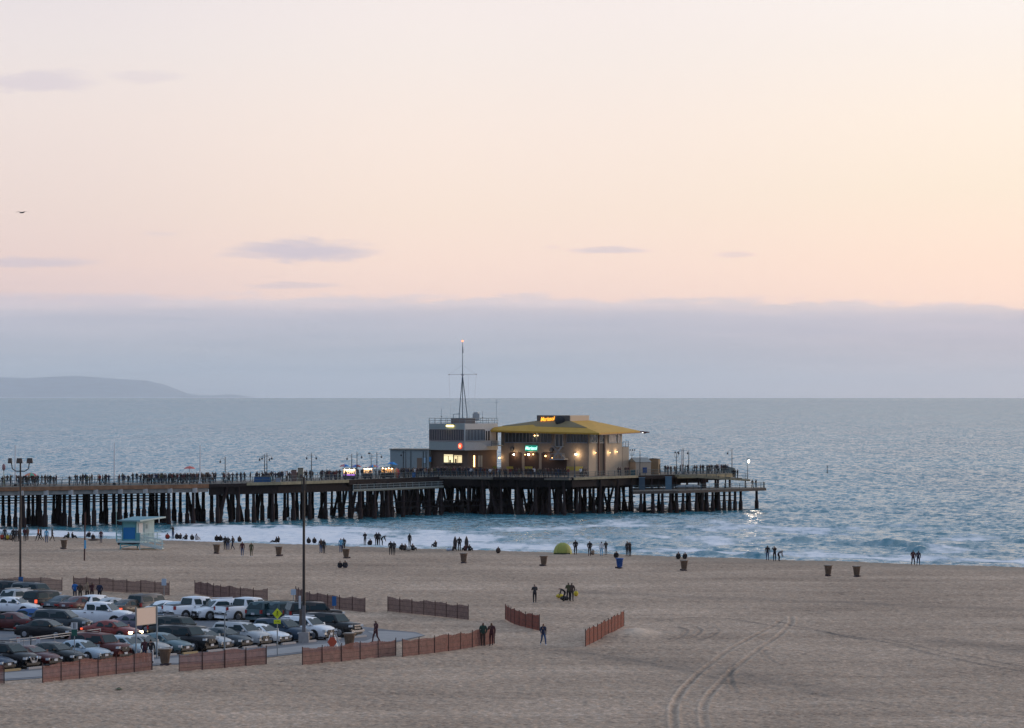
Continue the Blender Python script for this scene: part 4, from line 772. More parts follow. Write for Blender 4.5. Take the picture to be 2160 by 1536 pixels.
# beach: pixel x, pixel y of the feet, pose, top, trousers, turn, label
BP = [
 (4, 1139, 'sitting', 'red', 'black', 0, 'sitting person in red by the left edge of the shore crowd'), (10, 1141, 'standing', 'dark grey', 'black', 0, 'short person in grey at the far left of the shore crowd'), (16, 1140, 'sitting', 'yellow', 'brown', .4, 'sitting person in yellow near the left floodlight pole'), (22, 1140, 'sitting', 'tan', 'black', -.3, 'sitting person in tan just left of the floodlight pole'),
 (28, 1143, 'coat', 'black', 'black', 0, 'tall dark coated person left of the floodlight pole'), (34, 1143, 'coat', 'dark grey', 'black', .3, 'dark grey coated person left of the floodlight pole'), (40, 1142, 'standing', 'brown', 'black', 1, 'person in brown hidden partly by the floodlight pole'),
 (52, 1142, 'coat', 'maroon', 'black', -.4, 'person in maroon coat just right of the floodlight pole'), (58, 1140, 'standing', 'brown', 'brown', .8, 'person in brown right of the floodlight pole holding a bag'),
 (81, 1141, 'walking', 'orange', 'black', 1.3, 'walking person in an orange top on the left beach'), (86, 1141, 'walking', 'black', 'black', 1.3, 'walking person in black beside the orange top'), (98, 1145, 'standing', 'light blue', 'denim', 0, 'person in pale blue walking with the group on the left beach'), (110, 1142, 'striding', 'black', 'brown', -1.2, 'striding person in black at the right of the left beach group'),
 (145, 1136, 'sitting', 'dark green', 'black', 1.2, 'crouched person in dark green by a pile at the shore'), (152, 1136, 'sitting', 'black', 'black', -1, 'crouched person in black by a pile at the shore'),
 (188, 1134, 'sitting', 'black', 'navy', .4, 'sitting person in black left of the pair on the berm'), (196, 1139, 'sitting', 'black', 'brown', 0, 'sitting person on a dark blanket near the lifeguard hut'), (213, 1146, 'standing', 'maroon', 'navy', .2, 'standing person in maroon jacket left of the lifeguard hut'),
 (365, 1137, 'photographing', 'black', 'denim', .9, 'photographer in black pointing a camera right of the hut ramp'), (353, 1138, 'sitting', 'red', 'black', 0, 'sitting person in red next to the photographer by the ramp'), (373, 1138, 'sitting', 'black', 'black', 0, 'sitting person in black right of the ramp photographer'), (381, 1138, 'sitting', 'dark grey', 'black', .5, 'sitting person in dark grey right of the ramp photographer'),
 (393, 1139, 'sitting', 'black', 'black', .6, 'left of the three people sitting by the wash'), (405, 1140, 'sitting', 'dark grey', 'black', 0, 'middle of the three people sitting by the wash'), (414, 1140, 'sitting', 'white', 'white', -.5, 'right of the three sitting by the wash with white clothes'),
 (457, 1142, 'sitting', 'black', 'black', 0, 'sitting person behind the leftmost wicker bin of the middle row'), (465, 1142, 'sitting', 'black', 'black', 0, 'sitting person to the right behind the wicker bin'),
 (475, 1160, 'coat', 'black', 'black', .5, 'dark coated person on the left of a standing group by a bin'), (481, 1161, 'coat', 'dark grey', 'denim', .2, 'middle person of the standing group by a bin'), (491, 1160, 'striding', 'black', 'navy', 1.2, 'walking person in black at the right of the standing group'), (505, 1144, 'sitting', 'brown', 'black', 0, 'sitting person in brown at the water right of the group'),
 (511, 1174, 'standing', 'maroon', 'denim', W_, 'standing person in maroon top and jeans, left of two'), (530, 1175, 'standing', 'olive', 'olive', W_, 'standing person in olive clothes, right of two'),
 (581, 1145, 'leaning', 'black', 'black', 1, 'person lying back beside a seated friend near a bin'), (588, 1145, 'sitting', 'dark grey', 'black', .8, 'upright seated person by the wash above a wicker bin'),
 (651, 1147, 'sitting', 'dark grey', 'black', 0, 'left of two people sitting right of the tall lamp pole'), (663, 1147, 'sitting', 'black', 'navy', 0, 'right of two people sitting right of the tall lamp pole'),
 (677, 1167, 'coat', 'brown', 'denim', .6, 'person in brown embracing a friend right of the lamp pole'), (683, 1168, 'standing', 'black', 'dark grey', -.6, 'person in black embracing a friend right of the lamp pole'),
 (719, 1166, 'standing', 'light blue', 'denim', .3, 'person with a bright blue bag near a wicker bin'), (725, 1164, 'coat', 'black', 'black', 0, 'dark coated person behind the one with the blue bag'),
 (717, 1199, 'sitting', 'black', 'navy', 0, 'left of two people sitting alone in the middle of the sand'), (728, 1199, 'sitting', 'dark grey', 'navy', 0, 'right of two people sitting alone in the middle of the sand'),
 (770, 1151, 'phone', 'black', 'black', .4, 'standing person holding a phone at the water, left'), (781, 1151, 'sitting', 'black', 'black', .2, 'crouching person beside the one with the phone'), (794, 1151, 'coat', 'black', 'black', .4, 'dark coated person at the left of the huddle by the water'), (799, 1151, 'coat', 'dark grey', 'black', -.2, 'second dark coated person of the huddle by the water'), (806, 1151, 'bending', 'black', 'black', -1.4, 'bending person at the right of the huddle by the water'),
 (824, 1171, 'coat', 'black', 'black', .3, 'tall person in black standing close beside a partner'), (831, 1172, 'coat', 'dark grey', 'black', .1, 'shorter partner of the tall person in black'),
 (848, 1161, 'sitting', 'black', 'black', .2, 'sitting person at the left of a picnic group'), (855, 1162, 'sitting', 'brown', 'black', .5, 'hunched person in brown in the picnic group'), (864, 1154, 'standing', 'black', 'black', -.6, 'short person rising behind the picnic group'), (870, 1162, 'sitting', 'dark grey', 'black', -.5, 'sitting person at the right of the picnic group'),
 (919, 1155, 'sitting', 'dark grey', 'black', .6, 'lone small figure sitting at the water edge'), (955, 1163, 'leaning', 'black', 'black', .8, 'seated person at the surfboards beside a pale bundle'),
 (969, 1163, 'coat', 'black', 'black', 0, 'surfer in black standing between two upright boards'), (982, 1163, 'sitting', 'maroon', 'black', .4, 'sitting person right of the standing surfer'), (990, 1163, 'sitting', 'black', 'black', -.4, 'rightmost sitting person by the surfboards'), (1051, 1168, 'sitting', 'brown', 'black', 0, 'tiny lone seated figure left of the tent'),
 (1214, 1170, 'coat', 'black', 'black', .2, 'person in a dark cape just right of the green tent'), (1244, 1173, 'coat', 'black', 'brown', .2, 'dark long coated person between the tent and the blue bin'), (1251, 1171, 'sitting', 'tan', 'brown', .4, 'crouched child like figure beside the long coated person'),
 (1269, 1173, 'standing', 'white', 'light blue', 0, 'person in white top and pale blue trousers above the blue bin'), (1278, 1171, 'longhair', 'dark grey', 'grey', .3, 'person in dark top right of the white top'),
 (1300, 1178, 'sitting', 'black', 'black', 0, 'seated person whose head shows over the berm left of the tall figure'), (1323, 1173, 'standing', 'dark grey', 'black', .6, 'slim figure hidden behind the tall dark person'), (1329, 1174, 'photographing', 'black', 'black', .7, 'tall dark person with arms out above the blue bin'),
 (1431, 1180, 'sitting', 'black', 'black', 0, 'left of two heads over the berm above a bin'), (1445, 1180, 'sitting', 'black', 'black', 0, 'right of two heads over the berm above a bin'),
 (1619, 1182, 'standing', 'black', 'denim', 0, 'person in black top and jeans at the right shore'), (1634, 1184, 'photographing', 'black', 'black', .1, 'photographer in black with elbows raised at the right shore'), (1643, 1184, 'bending', 'grey', 'black', -1.3, 'person in grey kneeling beside the photographer on the right'),
 (1926, 1193, 'striding', 'maroon', 'black', -.4, 'left walker of the strolling pair on the far right shore'), (1937, 1193, 'striding', 'navy', 'navy', -.3, 'right walker of the strolling pair on the far right shore'),
 (1128, 1272, 'phone', 'dark grey', 'black', .4, 'person with crossed arms standing alone on the open sand'), (1199, 1268, 'phone', 'olive', 'black', .2, 'person in a yellow green vest among beach gear'), (1206, 1268, 'coat', 'brown', 'dark grey', -.3, 'person in brown jacket with a yellow bag on the sand'), (1190, 1268, 'bending', 'black', 'black', 1.5, 'kneeling person sorting yellow gear on the sand'),
 (1019, 1362, 'coat', 'dark green', 'brown', W_+.2, 'taller walker of the couple in front of the slat fence'), (1037, 1361.5, 'longhair', 'maroon', 'maroon', W_-.3, 'shorter walker of the couple in front of the slat fence'), (1146, 1361, 'walking', 'navy', 'denim', W_+.3, 'person in a blue sweater and jeans by the end of the fence'),
 (793, 1355, 'striding', 'maroon', 'maroon', W_-.9, 'person in dark red walking on the concrete tip of the lot'),
 (305, 1397, 'coat', 'maroon', 'navy', .3, 'person in dark red walking beside the white trousers at the bin'), (318, 1398, 'walking', 'black', 'white', .2, 'person in black jacket and white trousers by the big bin'),
 (158, 1266, 'coat', 'blue', 'navy', 0, 'person in a bright blue jacket behind the parked cars'), (169, 1267, 'coat', 'brown', 'black', 0, 'person in brown next to the bright blue jacket'), (184, 1267, 'longhair', 'tan', 'brown', .2, 'fair person in tan in the middle of the group behind the cars'), (194, 1267, 'photographing', 'maroon', 'brown', .3, 'person raising an arm behind the parked cars'), (210, 1268, 'coat', 'navy', 'black', -.2, 'dark caped person at the right of the group behind the cars'),
]
for px_, py_, po, tp, lg, rz, lb in BP:
    person(G(px_, py_+(1 if py_ > 1200 else 0)), po, tp, lg, rz, lb, 'people on the beach', hair='fair' if 'fair' in lb else 'dark', shoe='white' if px_ in (511, 530, 1128, 1146, 1926, 1199) else 'black', h=1.0 if 'child' not in lb else .8)
# crowd on the pier
ZONES = [(2, 27, 5, 'by the left end of the pier'), (34, 82, 14, 'by the left pier umbrella'), (86, 120, 6, 'right of the left umbrella'), (139, 148, 1, 'left of the second flagpole'), (158, 196, 8, 'near the second flagpole'), (205, 232, 6, 'just left of the second white flagpole'),
         (250, 272, 4, 'right of the second white flagpole'), (277, 292, 2, 'midway along the left pier'), (296, 322, 7, 'left of the dense pier crowd'), (318, 420, 38, 'crowding by the red umbrella'), (424, 456, 12, 'right of the third white flagpole'), (470, 486, 5, 'under the first hooked pier lamp'), (488, 530, 5, 'between two pier lamps'),
         (538, 600, 15, 'around the blue stall on the pier'), (600, 632, 7, 'left of the tan kiosk on the pier'), (640, 664, 4, 'under the third pier lamp'), (674, 716, 14, 'left of the lit carts on the pier'), (716, 834, 13, 'at the lit carts on the pier'), (836, 905, 26, 'in front of the grey annex'), (905, 1000, 34, 'in front of the lit kiosk'),
         (1002, 1060, 12, 'left of the restaurant'), (1060, 1200, 22, 'on the restaurant terrace'), (1222, 1236, 3, 'by the yellow terrace panel'), (1300, 1330, 4, 'beside the kitchen wing'), (1398, 1428, 4, 'right of the brown shed'), (1430, 1452, 4, 'under the pier floodlight'), (1460, 1486, 4, 'near the pier end'), (1490, 1537, 13, 'by the last pier lamp')]
tops = ['black']*9+['dark grey']*5+['navy']*2+['brown']*3+['maroon']*2+['white', 'grey', 'tan', 'dark red', 'olive']
PW = {'standing': 'standing', 'coat': 'standing in a bulky jacket', 'longhair': 'long haired', 'walking': 'walking', 'striding': 'striding', 'phone': 'phone holding', 'photographing': 'picture taking'}
for x0, x1, n, where in ZONES:
    for i in range(n):
        px_ = x0+(x1-x0)*(i+.5+RNG.uniform(-.4, .4))/n; e = edge_at(px_); dy = RNG.uniform(1.0, 13.5)
        if px_ > 1000 and px_ < 1400: dy = RNG.uniform(1.0, 6)
        if 1480 < px_: dy = RNG.uniform(1.0, 8)
        Y_ = e.y+dy; p = Vector(((px_-1080)/F*Y_, Y_, DZ)); po = list(PW)[RNG.randint(7)]; tp = tops[RNG.randint(len(tops))]; lg = ['black', 'black', 'navy', 'black', 'dark grey', 'brown'][RNG.randint(6)]
        person(p, po, tp, lg, RNG.uniform(0, 6.28), '%s person, %s top, %s trousers, %s' % (PW[po] if po != 'coat' else 'jacketed', tp, lg, where), 'crowd '+where, h=1.06)
for px_, tp, lb in ((1588, 'black', 'left person of the pair at the tip of the lower landing'), (1596, 'dark grey', 'right person of the pair at the tip of the lower landing')):
    e = edge_at(px_, low); person(Vector((e.x, e.y+1.5, LZ)), 'striding' if px_ < 1590 else 'coat', tp, 'black', 1.0, lb, 'people on the lower landing')
for k, px_ in enumerate((1547, 1551, 1556)):
    e = edge_at(1548); p = A(px_, 1010, 678); person(Vector((p.x, 678, 3.0)), 'coat', 'black', 'black', k, ('left', 'middle', 'right')[k]+' of three dark figures at the top of the gangway end', 'people at the gangway'); 
m = MB(); a_ = A(1540, 1012, 678.6); b_ = A(1564, 1013, 678.6); m.bar((a_.x, a_.y, 2.9), (b_.x, b_.y, 2.9), 1.8, .2); m.build('lower_deck', M_plank, pier)

# ---------------------------------------------------------------- vehicles
M_glass = mat('car_glass', (.010, .030, .036), .08, spec=.30); M_tyre = mat('tyre_rubber', (.012, .012, .013), .85); M_rim = mat('alloy_rim', (.32, .33, .35), .35, .7)
M_trim = mat('black_plastic_trim', (.014, .014, .016), .6); M_plate = mat('licence_plate', (.55, .56, .58), .5); M_hl = mat('headlight_glass', (.62, .66, .68), .12, spec=1.0); M_chr = mat('chrome', (.72, .72, .74), .18, 1.0)
M_tl = mat('tail_light_red', (.35, .015, .012), .3, coat=.6); E_tail = emit('lit_tail_light', (1, .12, .05), 1.1); E_head = emit('lit_headlight', (1, .80, .45), 14.0); E_rev = emit('lit_rear_glare', (1, .72, .40), 9.0)
# x forward; profile stations (x, z of the shoulder/hood line), cabin: cowl, screen top, roof, rear top, rear base
KIND = {
 'sedan': dict(L=4.7, W=1.80, H=1.44, hood=[(-2.35, .62), (-2.28, .92), (-1.75, 1.02), (-.9, .98), (1.0, .95), (1.7, .85), (2.15, .74), (2.33, .58)], cab=(1.12, .42, -.85, -1.72), belt=.95, wb=1.38, r=.33),
 'coupe': dict(L=4.6, W=1.80, H=1.36, hood=[(-2.3, .62), (-2.22, .90), (-1.7, .98), (-.9, .95), (1.0, .92), (1.7, .83), (2.12, .72), (2.28, .56)], cab=(1.0, .30, -.65, -1.75), belt=.93, wb=1.36, r=.34),
 'hatch': dict(L=4.2, W=1.75, H=1.50, hood=[(-2.1, .62), (-2.06, .98), (-1.6, 1.02), (-.9, 1.0), (1.05, .98), (1.6, .87), (1.95, .74), (2.08, .58)], cab=(1.25, .45, -1.55, -2.0), belt=.98, wb=1.28, r=.32),
 'suv': dict(L=4.7, W=1.88, H=1.72, hood=[(-2.34, .68), (-2.3, 1.08), (-1.8, 1.12), (-.9, 1.10), (1.1, 1.08), (1.75, 1.02), (2.15, .90), (2.33, .66)], cab=(1.25, .55, -1.85, -2.22), belt=1.10, wb=1.36, r=.37),
 'boxy': dict(L=4.75, W=1.90, H=1.83, hood=[(-2.37, .70), (-2.34, 1.12), (-1.8, 1.16), (-.9, 1.15), (1.1, 1.15), (1.8, 1.12), (2.2, 1.06), (2.36, .72)], cab=(1.15, .68, -2.05, -2.30), belt=1.15, wb=1.38, r=.39),
 'pickup': dict(L=5.7, W=1.98, H=1.90, hood=[(-2.84, .72), (-2.82, 1.22), (-2.0, 1.24), (-.9, 1.24), (1.5, 1.22), (2.2, 1.18), (2.65, 1.08), (2.83, .76)], cab=(1.55, .95, -.80, -1.0), belt=1.22, wb=1.75, r=.40),
}
def car_parts(kind, shade='plain'):
    K = KIND[kind]; L, W, Hh, z0 = K['L'], K['W'], K['H'], .26; P = {}
    m = MB(); xs = []; hood = K['hood']
    for i in range(len(hood)-1):
        k = 3 if hood[i+1][0]-hood[i][0] > .4 else 1
        for j in range(k): t = j/k; xs.append((hood[i][0]*(1-t)+hood[i+1][0]*t, hood[i][1]*(1-t)+hood[i+1][1]*t))
    xs.append(hood[-1]); V = []; n = 9
    for x, zt in xs:
        e = abs(x)/(L/2); w_ = W/2*(1-.13*max(0, e-.72)/.28-.04*(x > 1.2)*(e > .5))
        V += [(x, -w_*.93, z0), (x, -w_, z0+.16), (x, -w_, (z0+zt)/2+.05), (x, -w_*.965, zt-.10), (x, -w_*.84, zt), (x, 0, zt+.03*(1 if x > 1 else .6)), (x, w_*.84, zt), (x, w_*.965, zt-.10), (x, w_, (z0+zt)/2+.05), (x, w_, z0+.16), (x, w_*.93, z0)]
    n = 11; s_ = len(xs); fs = [(i*n+k, (i+1)*n+k, (i+1)*n+k+1, i*n+k+1) for i in range(s_-1) for k in range(n-1)]
    m.add(V, [f[::-1] for f in fs]+[tuple(range(n)), tuple(range((s_-1)*n+n-1, (s_-1)*n-1, -1))], 0, True)
    # cabin shell
    c0, c1, c2, c3 = K['cab']; bz = K['belt']-.01; wb_ = W/2*.90; wt = W/2*(.70 if kind in ('sedan', 'coupe', 'hatch') else .76); rz_ = Hh-.04
    st = [(c0, bz, wb_), (c1, rz_-.04, wt), ((c1+c2)/2, Hh, wt+.01), (c2, rz_-.02, wt-.01), (c3, bz+.02, wb_*.96)]
    def prof(i):
        x, z, w_ = st[i]; return [(x, -wb_, bz), (x, -(w_), z-.05 if 0 < i < 4 else bz+.001), (x, -w_*.8, z+.0), (x, 0, z+.03 if 0 < i < 4 else z), (x, w_*.8, z), (x, w_, z-.05 if 0 < i < 4 else bz+.001), (x, wb_, bz)]
    V = [];
    for i in range(5): V += prof(i)
    m.add(V, [(i*7+k, i*7+k+1, (i+1)*7+k+1, (i+1)*7+k) for i in range(4) for k in range(6)], 0, True)
    if kind in ('boxy', 'suv'):
        for sy in (-1, 1): m.bar((c1-.2, sy*wt*.85, Hh+.05), (c2+.2, sy*wt*.85, Hh+.05), .05, .05)
    P['body'] = m
    def quad(m, a, b, c, d, off):
        a, b, c, d = map(Vector, (a, b, c, d)); nrm = (b-a).cross(d-a).normalized()
        if nrm.dot(((a+b+c+d)/4)-Vector((0, 0, .8))) < 0: nrm = -nrm
        q = [v+nrm*off for v in (a, b, c, d)]; q2 = [v-nrm*.01 for v in (a, b, c, d)]
        m.add(q+q2, [(0, 1, 2, 3), (0, 4, 5, 1), (1, 5, 6, 2), (2, 6, 7, 3), (3, 7, 4, 0)])
    lp = lambda a, b, t: tuple(a[i]+(b[i]-a[i])*t for i in range(3))
    # windscreen and rear window
    for nm, xa, xb, wa, wc_ in (('windscreen', c0, c1, wb_, wt), ('rear_window', c3, c2, wb_*.96, wt-.01)):
        m = MB(); a0, a1 = (xa, -wa*.90, bz+.02), (xa, wa*.90, bz+.02); b0, b1 = (xb, -wc_*.86, rz_-.045), (xb, wc_*.86, rz_-.045)
        quad(m, lp(a0, b0, .06), lp(a1, b1, .06), lp(a1, b1, .93), lp(a0, b0, .93), .018); P[nm] = m
    # side windows
    sw_ = []
    for sy in (-1, 1):
        def side(x, t):                       # point on the cabin side
            if x > c1: k = (c0-x)/(c0-c1)
            elif x < c2: k = (x-c3)/(c2-c3)
            else: k = 1
            zt = bz+(rz_-.09-bz)*k; return (x, sy*(wb_+(wt-wb_)*k*t), bz+(zt-bz)*t)
        a_ = [c0-.16, c1-.12, (c1+c2)/2-.05] if kind != 'pickup' else [c0-.16, c1-.12, .0]
        segs = [(c0-.22, c1-.05, .12, .9), ]
        xm = (c1+c2)/2+(.05 if kind != 'pickup' else 0)
        m = MB(); quad(m, side(c0-.20, .10), side(xm+.05, .10), side(xm+.05, .90), side(c1-.02, .90), .016); sw_.append(m)
        m = MB(); quad(m, side(xm-.05, .10), side(max(c2-.05, c3+.35), .10), side(c2+.08, .90), side(xm-.05, .90), .016); sw_.append(m)
        if kind in ('suv', 'boxy'):
            pass
    P['side_window'] = sw_
    # arches, bumpers, grille
    m = MB()
    for sx in (-1, 1):
        for sy in (-1, 1): m.tube([(sx*K['wb'], sy*(W/2-.16), K['r']+.02), (sx*K['wb'], sy*(W/2+.004), K['r']+.02)], K['r']*1.18, 16, sm=False)
    m.box((0, 0, z0-.02), (L*.92, W*.86, .10)); P['underbody'] = m
    hz_ = K['hood'][-2][1]; nose = L/2
    m = MB(); m.box((nose-.02, 0, z0+.10), (.12, W*.74, .16)); 
    gh = .20 if kind in ('sedan', 'coupe', 'hatch') else .30
    m.box((nose+.0, 0, hz_-.22-gh*.2), (.06, W*.42, gh)); P['grille'] = m
    m = MB(); m.box((nose+.04, 0, hz_-.22), (.03, .12, .09)); P['badge'] = m
    P['headlight'] = []
    for sy in (-1, 1):
        m = MB(); m.box((nose-.13, sy*W*.345, hz_-.16), (.24, W*.19, .15 if kind != 'pickup' else .24), rz=-sy*.35); P['headlight'].append(m)
    P['tail_light'] = []
    for sy in (-1, 1):
        m = MB(); m.box((-nose+.09, sy*W*.40, K['hood'][1][1]-.16), (.18, W*.15, .14) if kind in ('sedan', 'coupe') else (.18, W*.08, .30), rz=sy*.2); P['tail_light'].append(m)
    P['plate'] = []
    for sx in (-1, 1):
        m = MB(); m.box((sx*(nose+.045), 0, .48 if sx > 0 else .75), (.03, .34, .16)); P['plate'].append(m)
    P['mirror'] = []
    for sy in (-1, 1):
        m = MB(); m.box((c0-.30, sy*(W/2+.05), K['belt']+.07), (.12, .20, .14)); P['mirror'].append(m)
    P['door_handle'] = []
    for sy in (-1, 1):
        for x in (.0, -.95 if kind != 'pickup' else -.65):
            m = MB(); m.box((x-.15, sy*(W/2+.005), K['belt']-.13), (.18, .04, .04)); P['door_handle'].append(m)
    m = MB(); m.box((0, 0, .12), (L*.98, W*.8, .02))
    if kind == 'pickup':
        m = MB(); 
        m.box((-1.92, 0, 1.27), (1.66, W*.78, .012)); P['cargo_bed'] = m
    w = MB(); w.tube([(0, -.11, 0), (0, -.1, 0), (0, .1, 0), (0, .11, 0)], [K['r']*.92, K['r'], K['r'], K['r']*.92], 18, sm=False)
    rm = MB(); rm.tube([(0, .112, 0), (0, .125, 0)], [K['r']*.62, K['r']*.52], 12, sm=False); rm.tube([(0, -.112, 0), (0, -.125, 0)], [K['r']*.62, K['r']*.52], 12, sm=False)
    P['wheel'] = (w, rm, K); return P
PM = {}
def paint(nm, c):
    m_ = mat('paint_'+nm, c, .42, 0.0, coat=.22, vary=.05, spec=.35); return m_
def car(kind, colour, rgb, p, ang, label, group, lit=None, top=None, rack=False):
    if kind not in PM:
        P = car_parts(kind); D = {}
        for k, v in P.items():
            if k == 'wheel': D[k] = (v[0].mesh('wheel', M_tyre), v[1].mesh('rim', M_rim), v[2])
            else:
                mt = {'body': M_trim, 'windscreen': M_glass, 'rear_window': M_glass, 'side_window': M_glass, 'underbody': M_trim, 'grille': M_trim, 'badge': M_chr, 'headlight': M_hl, 'tail_light': M_tl, 'plate': M_plate, 'mirror': M_trim, 'door_handle': M_trim, 'cargo_bed': M_trim}[k]
                D[k] = [q.mesh(k, mt) for q in (v if isinstance(v, list) else [v])]
        PM[kind] = D
    D = PM[kind]; t_ = thing('parked_car' if kind != 'pickup' else 'pickup_truck', label, 'car' if kind != 'pickup' else 'pickup', p, ang, group)
    pt_ = paint(colour.replace(' ', '_'), rgb)
    for k, v in D.items():
        if k == 'wheel':
            for sx in (-1, 1):
                for sy in (-1, 1):
                    o = bpy.data.objects.new('wheel', v[0]); COL.objects.link(o); o.parent = t_; o.location = (sx*v[2]['wb'], sy*(v[2]['W']/2-.10), v[2]['r'])
                    r_ = bpy.data.objects.new('rim', v[1]); COL.objects.link(r_); r_.parent = o
            continue
        for me in v:
            o = bpy.data.objects.new(k, me); COL.objects.link(o); o.parent = t_
            ov = None
            if k in ('body', 'mirror'): ov = pt_
            if k == 'headlight' and lit == 'head': ov = E_head
            if k == 'tail_light' and lit in ('tail', 'head'): ov = E_tail
            if k == 'tail_light' and lit == 'glare': ov = E_rev
            if ov is not None: o.material_slots[0].link = 'OBJECT'; o.material_slots[0].material = ov
    return t_
n0, n1 = G(225, 1396), G(750, 1344.5); RD = (n1-n0).normalized(); HD = Vector((RD.y, -RD.x, 0))
AH = math.atan2(HD.y, HD.x); AR = math.atan2(RD.y, RD.x)
C_ = {'navy': (.015, .035, .075), 'black': (.010, .010, .012), 'dark red': (.085, .014, .014), 'dark green': (.018, .022, .022), 'silver blue': (.42, .50, .56), 'burgundy': (.11, .022, .018), 'pale blue': (.38, .48, .52), 'beige silver': (.36, .36, .35), 'teal grey': (.13, .20, .22),
      'white': (.80, .82, .84), 'slate': (.045, .06, .07), 'silver': (.44, .46, .47), 'ink blue': (.025, .05, .085), 'red': (.22, .03, .022), 'brown': (.06, .04, .028), 'dark teal': (.03, .07, .08), 'bright blue': (.02, .10, .30), 'taupe': (.15, .13, .115), 'purple grey': (.12, .11, .15)}
FR = [(33, 'sedan', 'navy', 'navy sedan cut by the left edge of the photo in the front row'), (84, 'suv', 'black', 'black car with a big chrome V shaped grille in the front row'), (131, 'coupe', 'dark red', 'dark red low coupe between the chrome grille and the dark green sedan'), (182, 'sedan', 'dark green', 'dark green black sedan behind the white and green post sign'),
      (238, 'sedan', 'silver blue', 'silver blue sedan behind the longest left fence'), (279, 'boxy', 'burgundy', 'burgundy boxy wagon under the parked red car'), (324, 'hatch', 'pale blue', 'pale blue hatchback behind the two walkers at the bin'), (364, 'sedan', 'beige silver', 'beige silver sedan right behind the big bin'), (409, 'sedan', 'teal grey', 'teal grey sedan at the start of the second front fence'),
      (461, 'boxy', 'black', 'black boxy car with a roof rack by the thin bent pole'), (494, 'sedan', 'silver', 'silver sedan squeezed right of the black boxy car'), (535, 'sedan', 'slate', 'slate sedan behind the yellow crossing sign'), (575, 'suv', 'silver', 'silver sport utility car right of the slate sedan'), (617, 'sedan', 'white', 'white sedan left of the concrete lamp base'),
      (660, 'suv', 'ink blue', 'dark blue sport utility car behind the tall lamp pole'), (712, 'suv', 'white', 'white sport utility car behind the orange folding sign'), (767, 'boxy', 'black', 'black large car with a chrome grille at the right end of the row')]
for px_, kd, cn, lb in FR:
    nx = px_-14; nose = G(nx, 1396-.0971*(nx-225)); c = nose-HD*(KIND[kd]['L']/2)
    if px_ in (84, 767): lb = lb
    t_ = car(kd, cn, C_[cn], c, AH, lb, 'cars parked in the front row')
    if px_ in (84, 767):
        for o in [q for q in bpy.data.objects if q.parent == t_ and q.name.startswith('badge')]:
            m = MB(); Lh = KIND[kd]['L']/2; hz_ = KIND[kd]['hood'][-2][1]
            if px_ == 84: m.bar((Lh+.06, -.42, hz_-.08), (Lh+.06, -.22, hz_-.42), .1, .1); m.bar((Lh+.06, .42, hz_-.08), (Lh+.06, .22, hz_-.42), .1, .1); m.bar((Lh+.06, -.22, hz_-.42), (Lh+.06, .22, hz_-.42), .1, .1); m.box((Lh+.06, 0, hz_-.2), (.05, .12, .1))
            else: m.box((Lh+.05, 0, hz_-.13), (.06, .8, .09)); m.box((Lh+.05, 0, hz_-.34), (.06, .8, .07)); m.box((Lh+.05, 0, z0_ if False else .50), (.14, 1.7, .16))
            o.data = m.mesh('badge', M_chr)
ROW = [(208, 1319, 'pickup', 'white', AH+.30, 'white crew cab pickup seen side on in the lot', None), (236, 1348, 'sedan', 'red', AH+.05, 'red sedan with glowing headlights driving through the lot', 'head'), (97, 1346, 'sedan', 'black', AH+.18, 'black sedan behind the white lot railing', None), (128, 1331, 'suv', 'slate', AH+.3, 'slate grey car behind the black sedan in the lot', None),
       (60, 1322, 'hatch', 'bright blue', AH+W_+.1, 'blue hatchback at the left of the lot', None), (20, 1330, 'sedan', 'dark red', AH+W_+.1, 'dark red car cut by the left edge behind the blue hatchback', None), (288, 1334, 'sedan', 'purple grey', AH+.15, 'grey sedan half hidden by the big blank board', None), (376, 1351, 'boxy', 'dark green', AH+.0, 'dark wagon behind the teal grey sedan', None),
       (28, 1295, 'sedan', 'white', AH+.25, 'white car with glaring rear lamps at the left edge', 'glare'), (48, 1283, 'suv', 'silver', AR, 'pale car behind the white car with glaring lamps', None), (98, 1289, 'boxy', 'black', AR, 'black boxy car with a lit lamp right of the glaring lamps', 'tail'), (30, 1268, 'boxy', 'black', AH, 'long black van at the upper left of the lot', None), (74, 1272, 'boxy', 'slate', AH, 'dark van right of the long black van', None),
       (140, 1291, 'sedan', 'slate', AR, 'dark blue sedan below the bright blue jacket', None), (172, 1293, 'sedan', 'dark red', AR, 'maroon and white sedan seen from behind below the walkers', None), (206, 1291, 'hatch', 'white', AR, 'white hatchback seen from behind in the far row', None), (239, 1296, 'sedan', 'silver', AR, 'silver sedan with amber lamps in the far row', 'tail'), (276, 1300, 'sedan', 'brown', AR, 'dark brown sedan with lit lamps in the far row', 'tail'), (318, 1297, 'boxy', 'taupe', AR, 'taupe boxy car behind the big blank board', None),
       (352, 1303, 'sedan', 'white', AR, 'white sedan with red rear lamps right of the blank board', None), (378, 1305, 'sedan', 'silver blue', AR, 'pale sedan between the white sedan and the white pickup', None), (412, 1306, 'pickup', 'white', AR-.25, 'white pickup with rear facing the camera in the far row', None), (462, 1307, 'suv', 'white', AR+W_-.4, 'white car facing the camera between two pickups', None), (522, 1308, 'pickup', 'white', AR-.25, 'second white pickup behind the bent pole in the far row', None),
       (570, 1311, 'suv', 'dark teal', AR, 'dark teal car behind the yellow crossing sign', None), (612, 1312, 'suv', 'dark teal', AR-.2, 'second dark teal car left of the tall lamp pole', None), (662, 1316, 'boxy', 'black', AR-.6, 'black car behind the blue sport utility car', None)]
for px_, py_, kd, cn, an_, lb, lit in ROW:
    car(kd, cn, C_[cn], G(px_, py_), an_, lb, 'cars parked in the inner rows', lit)

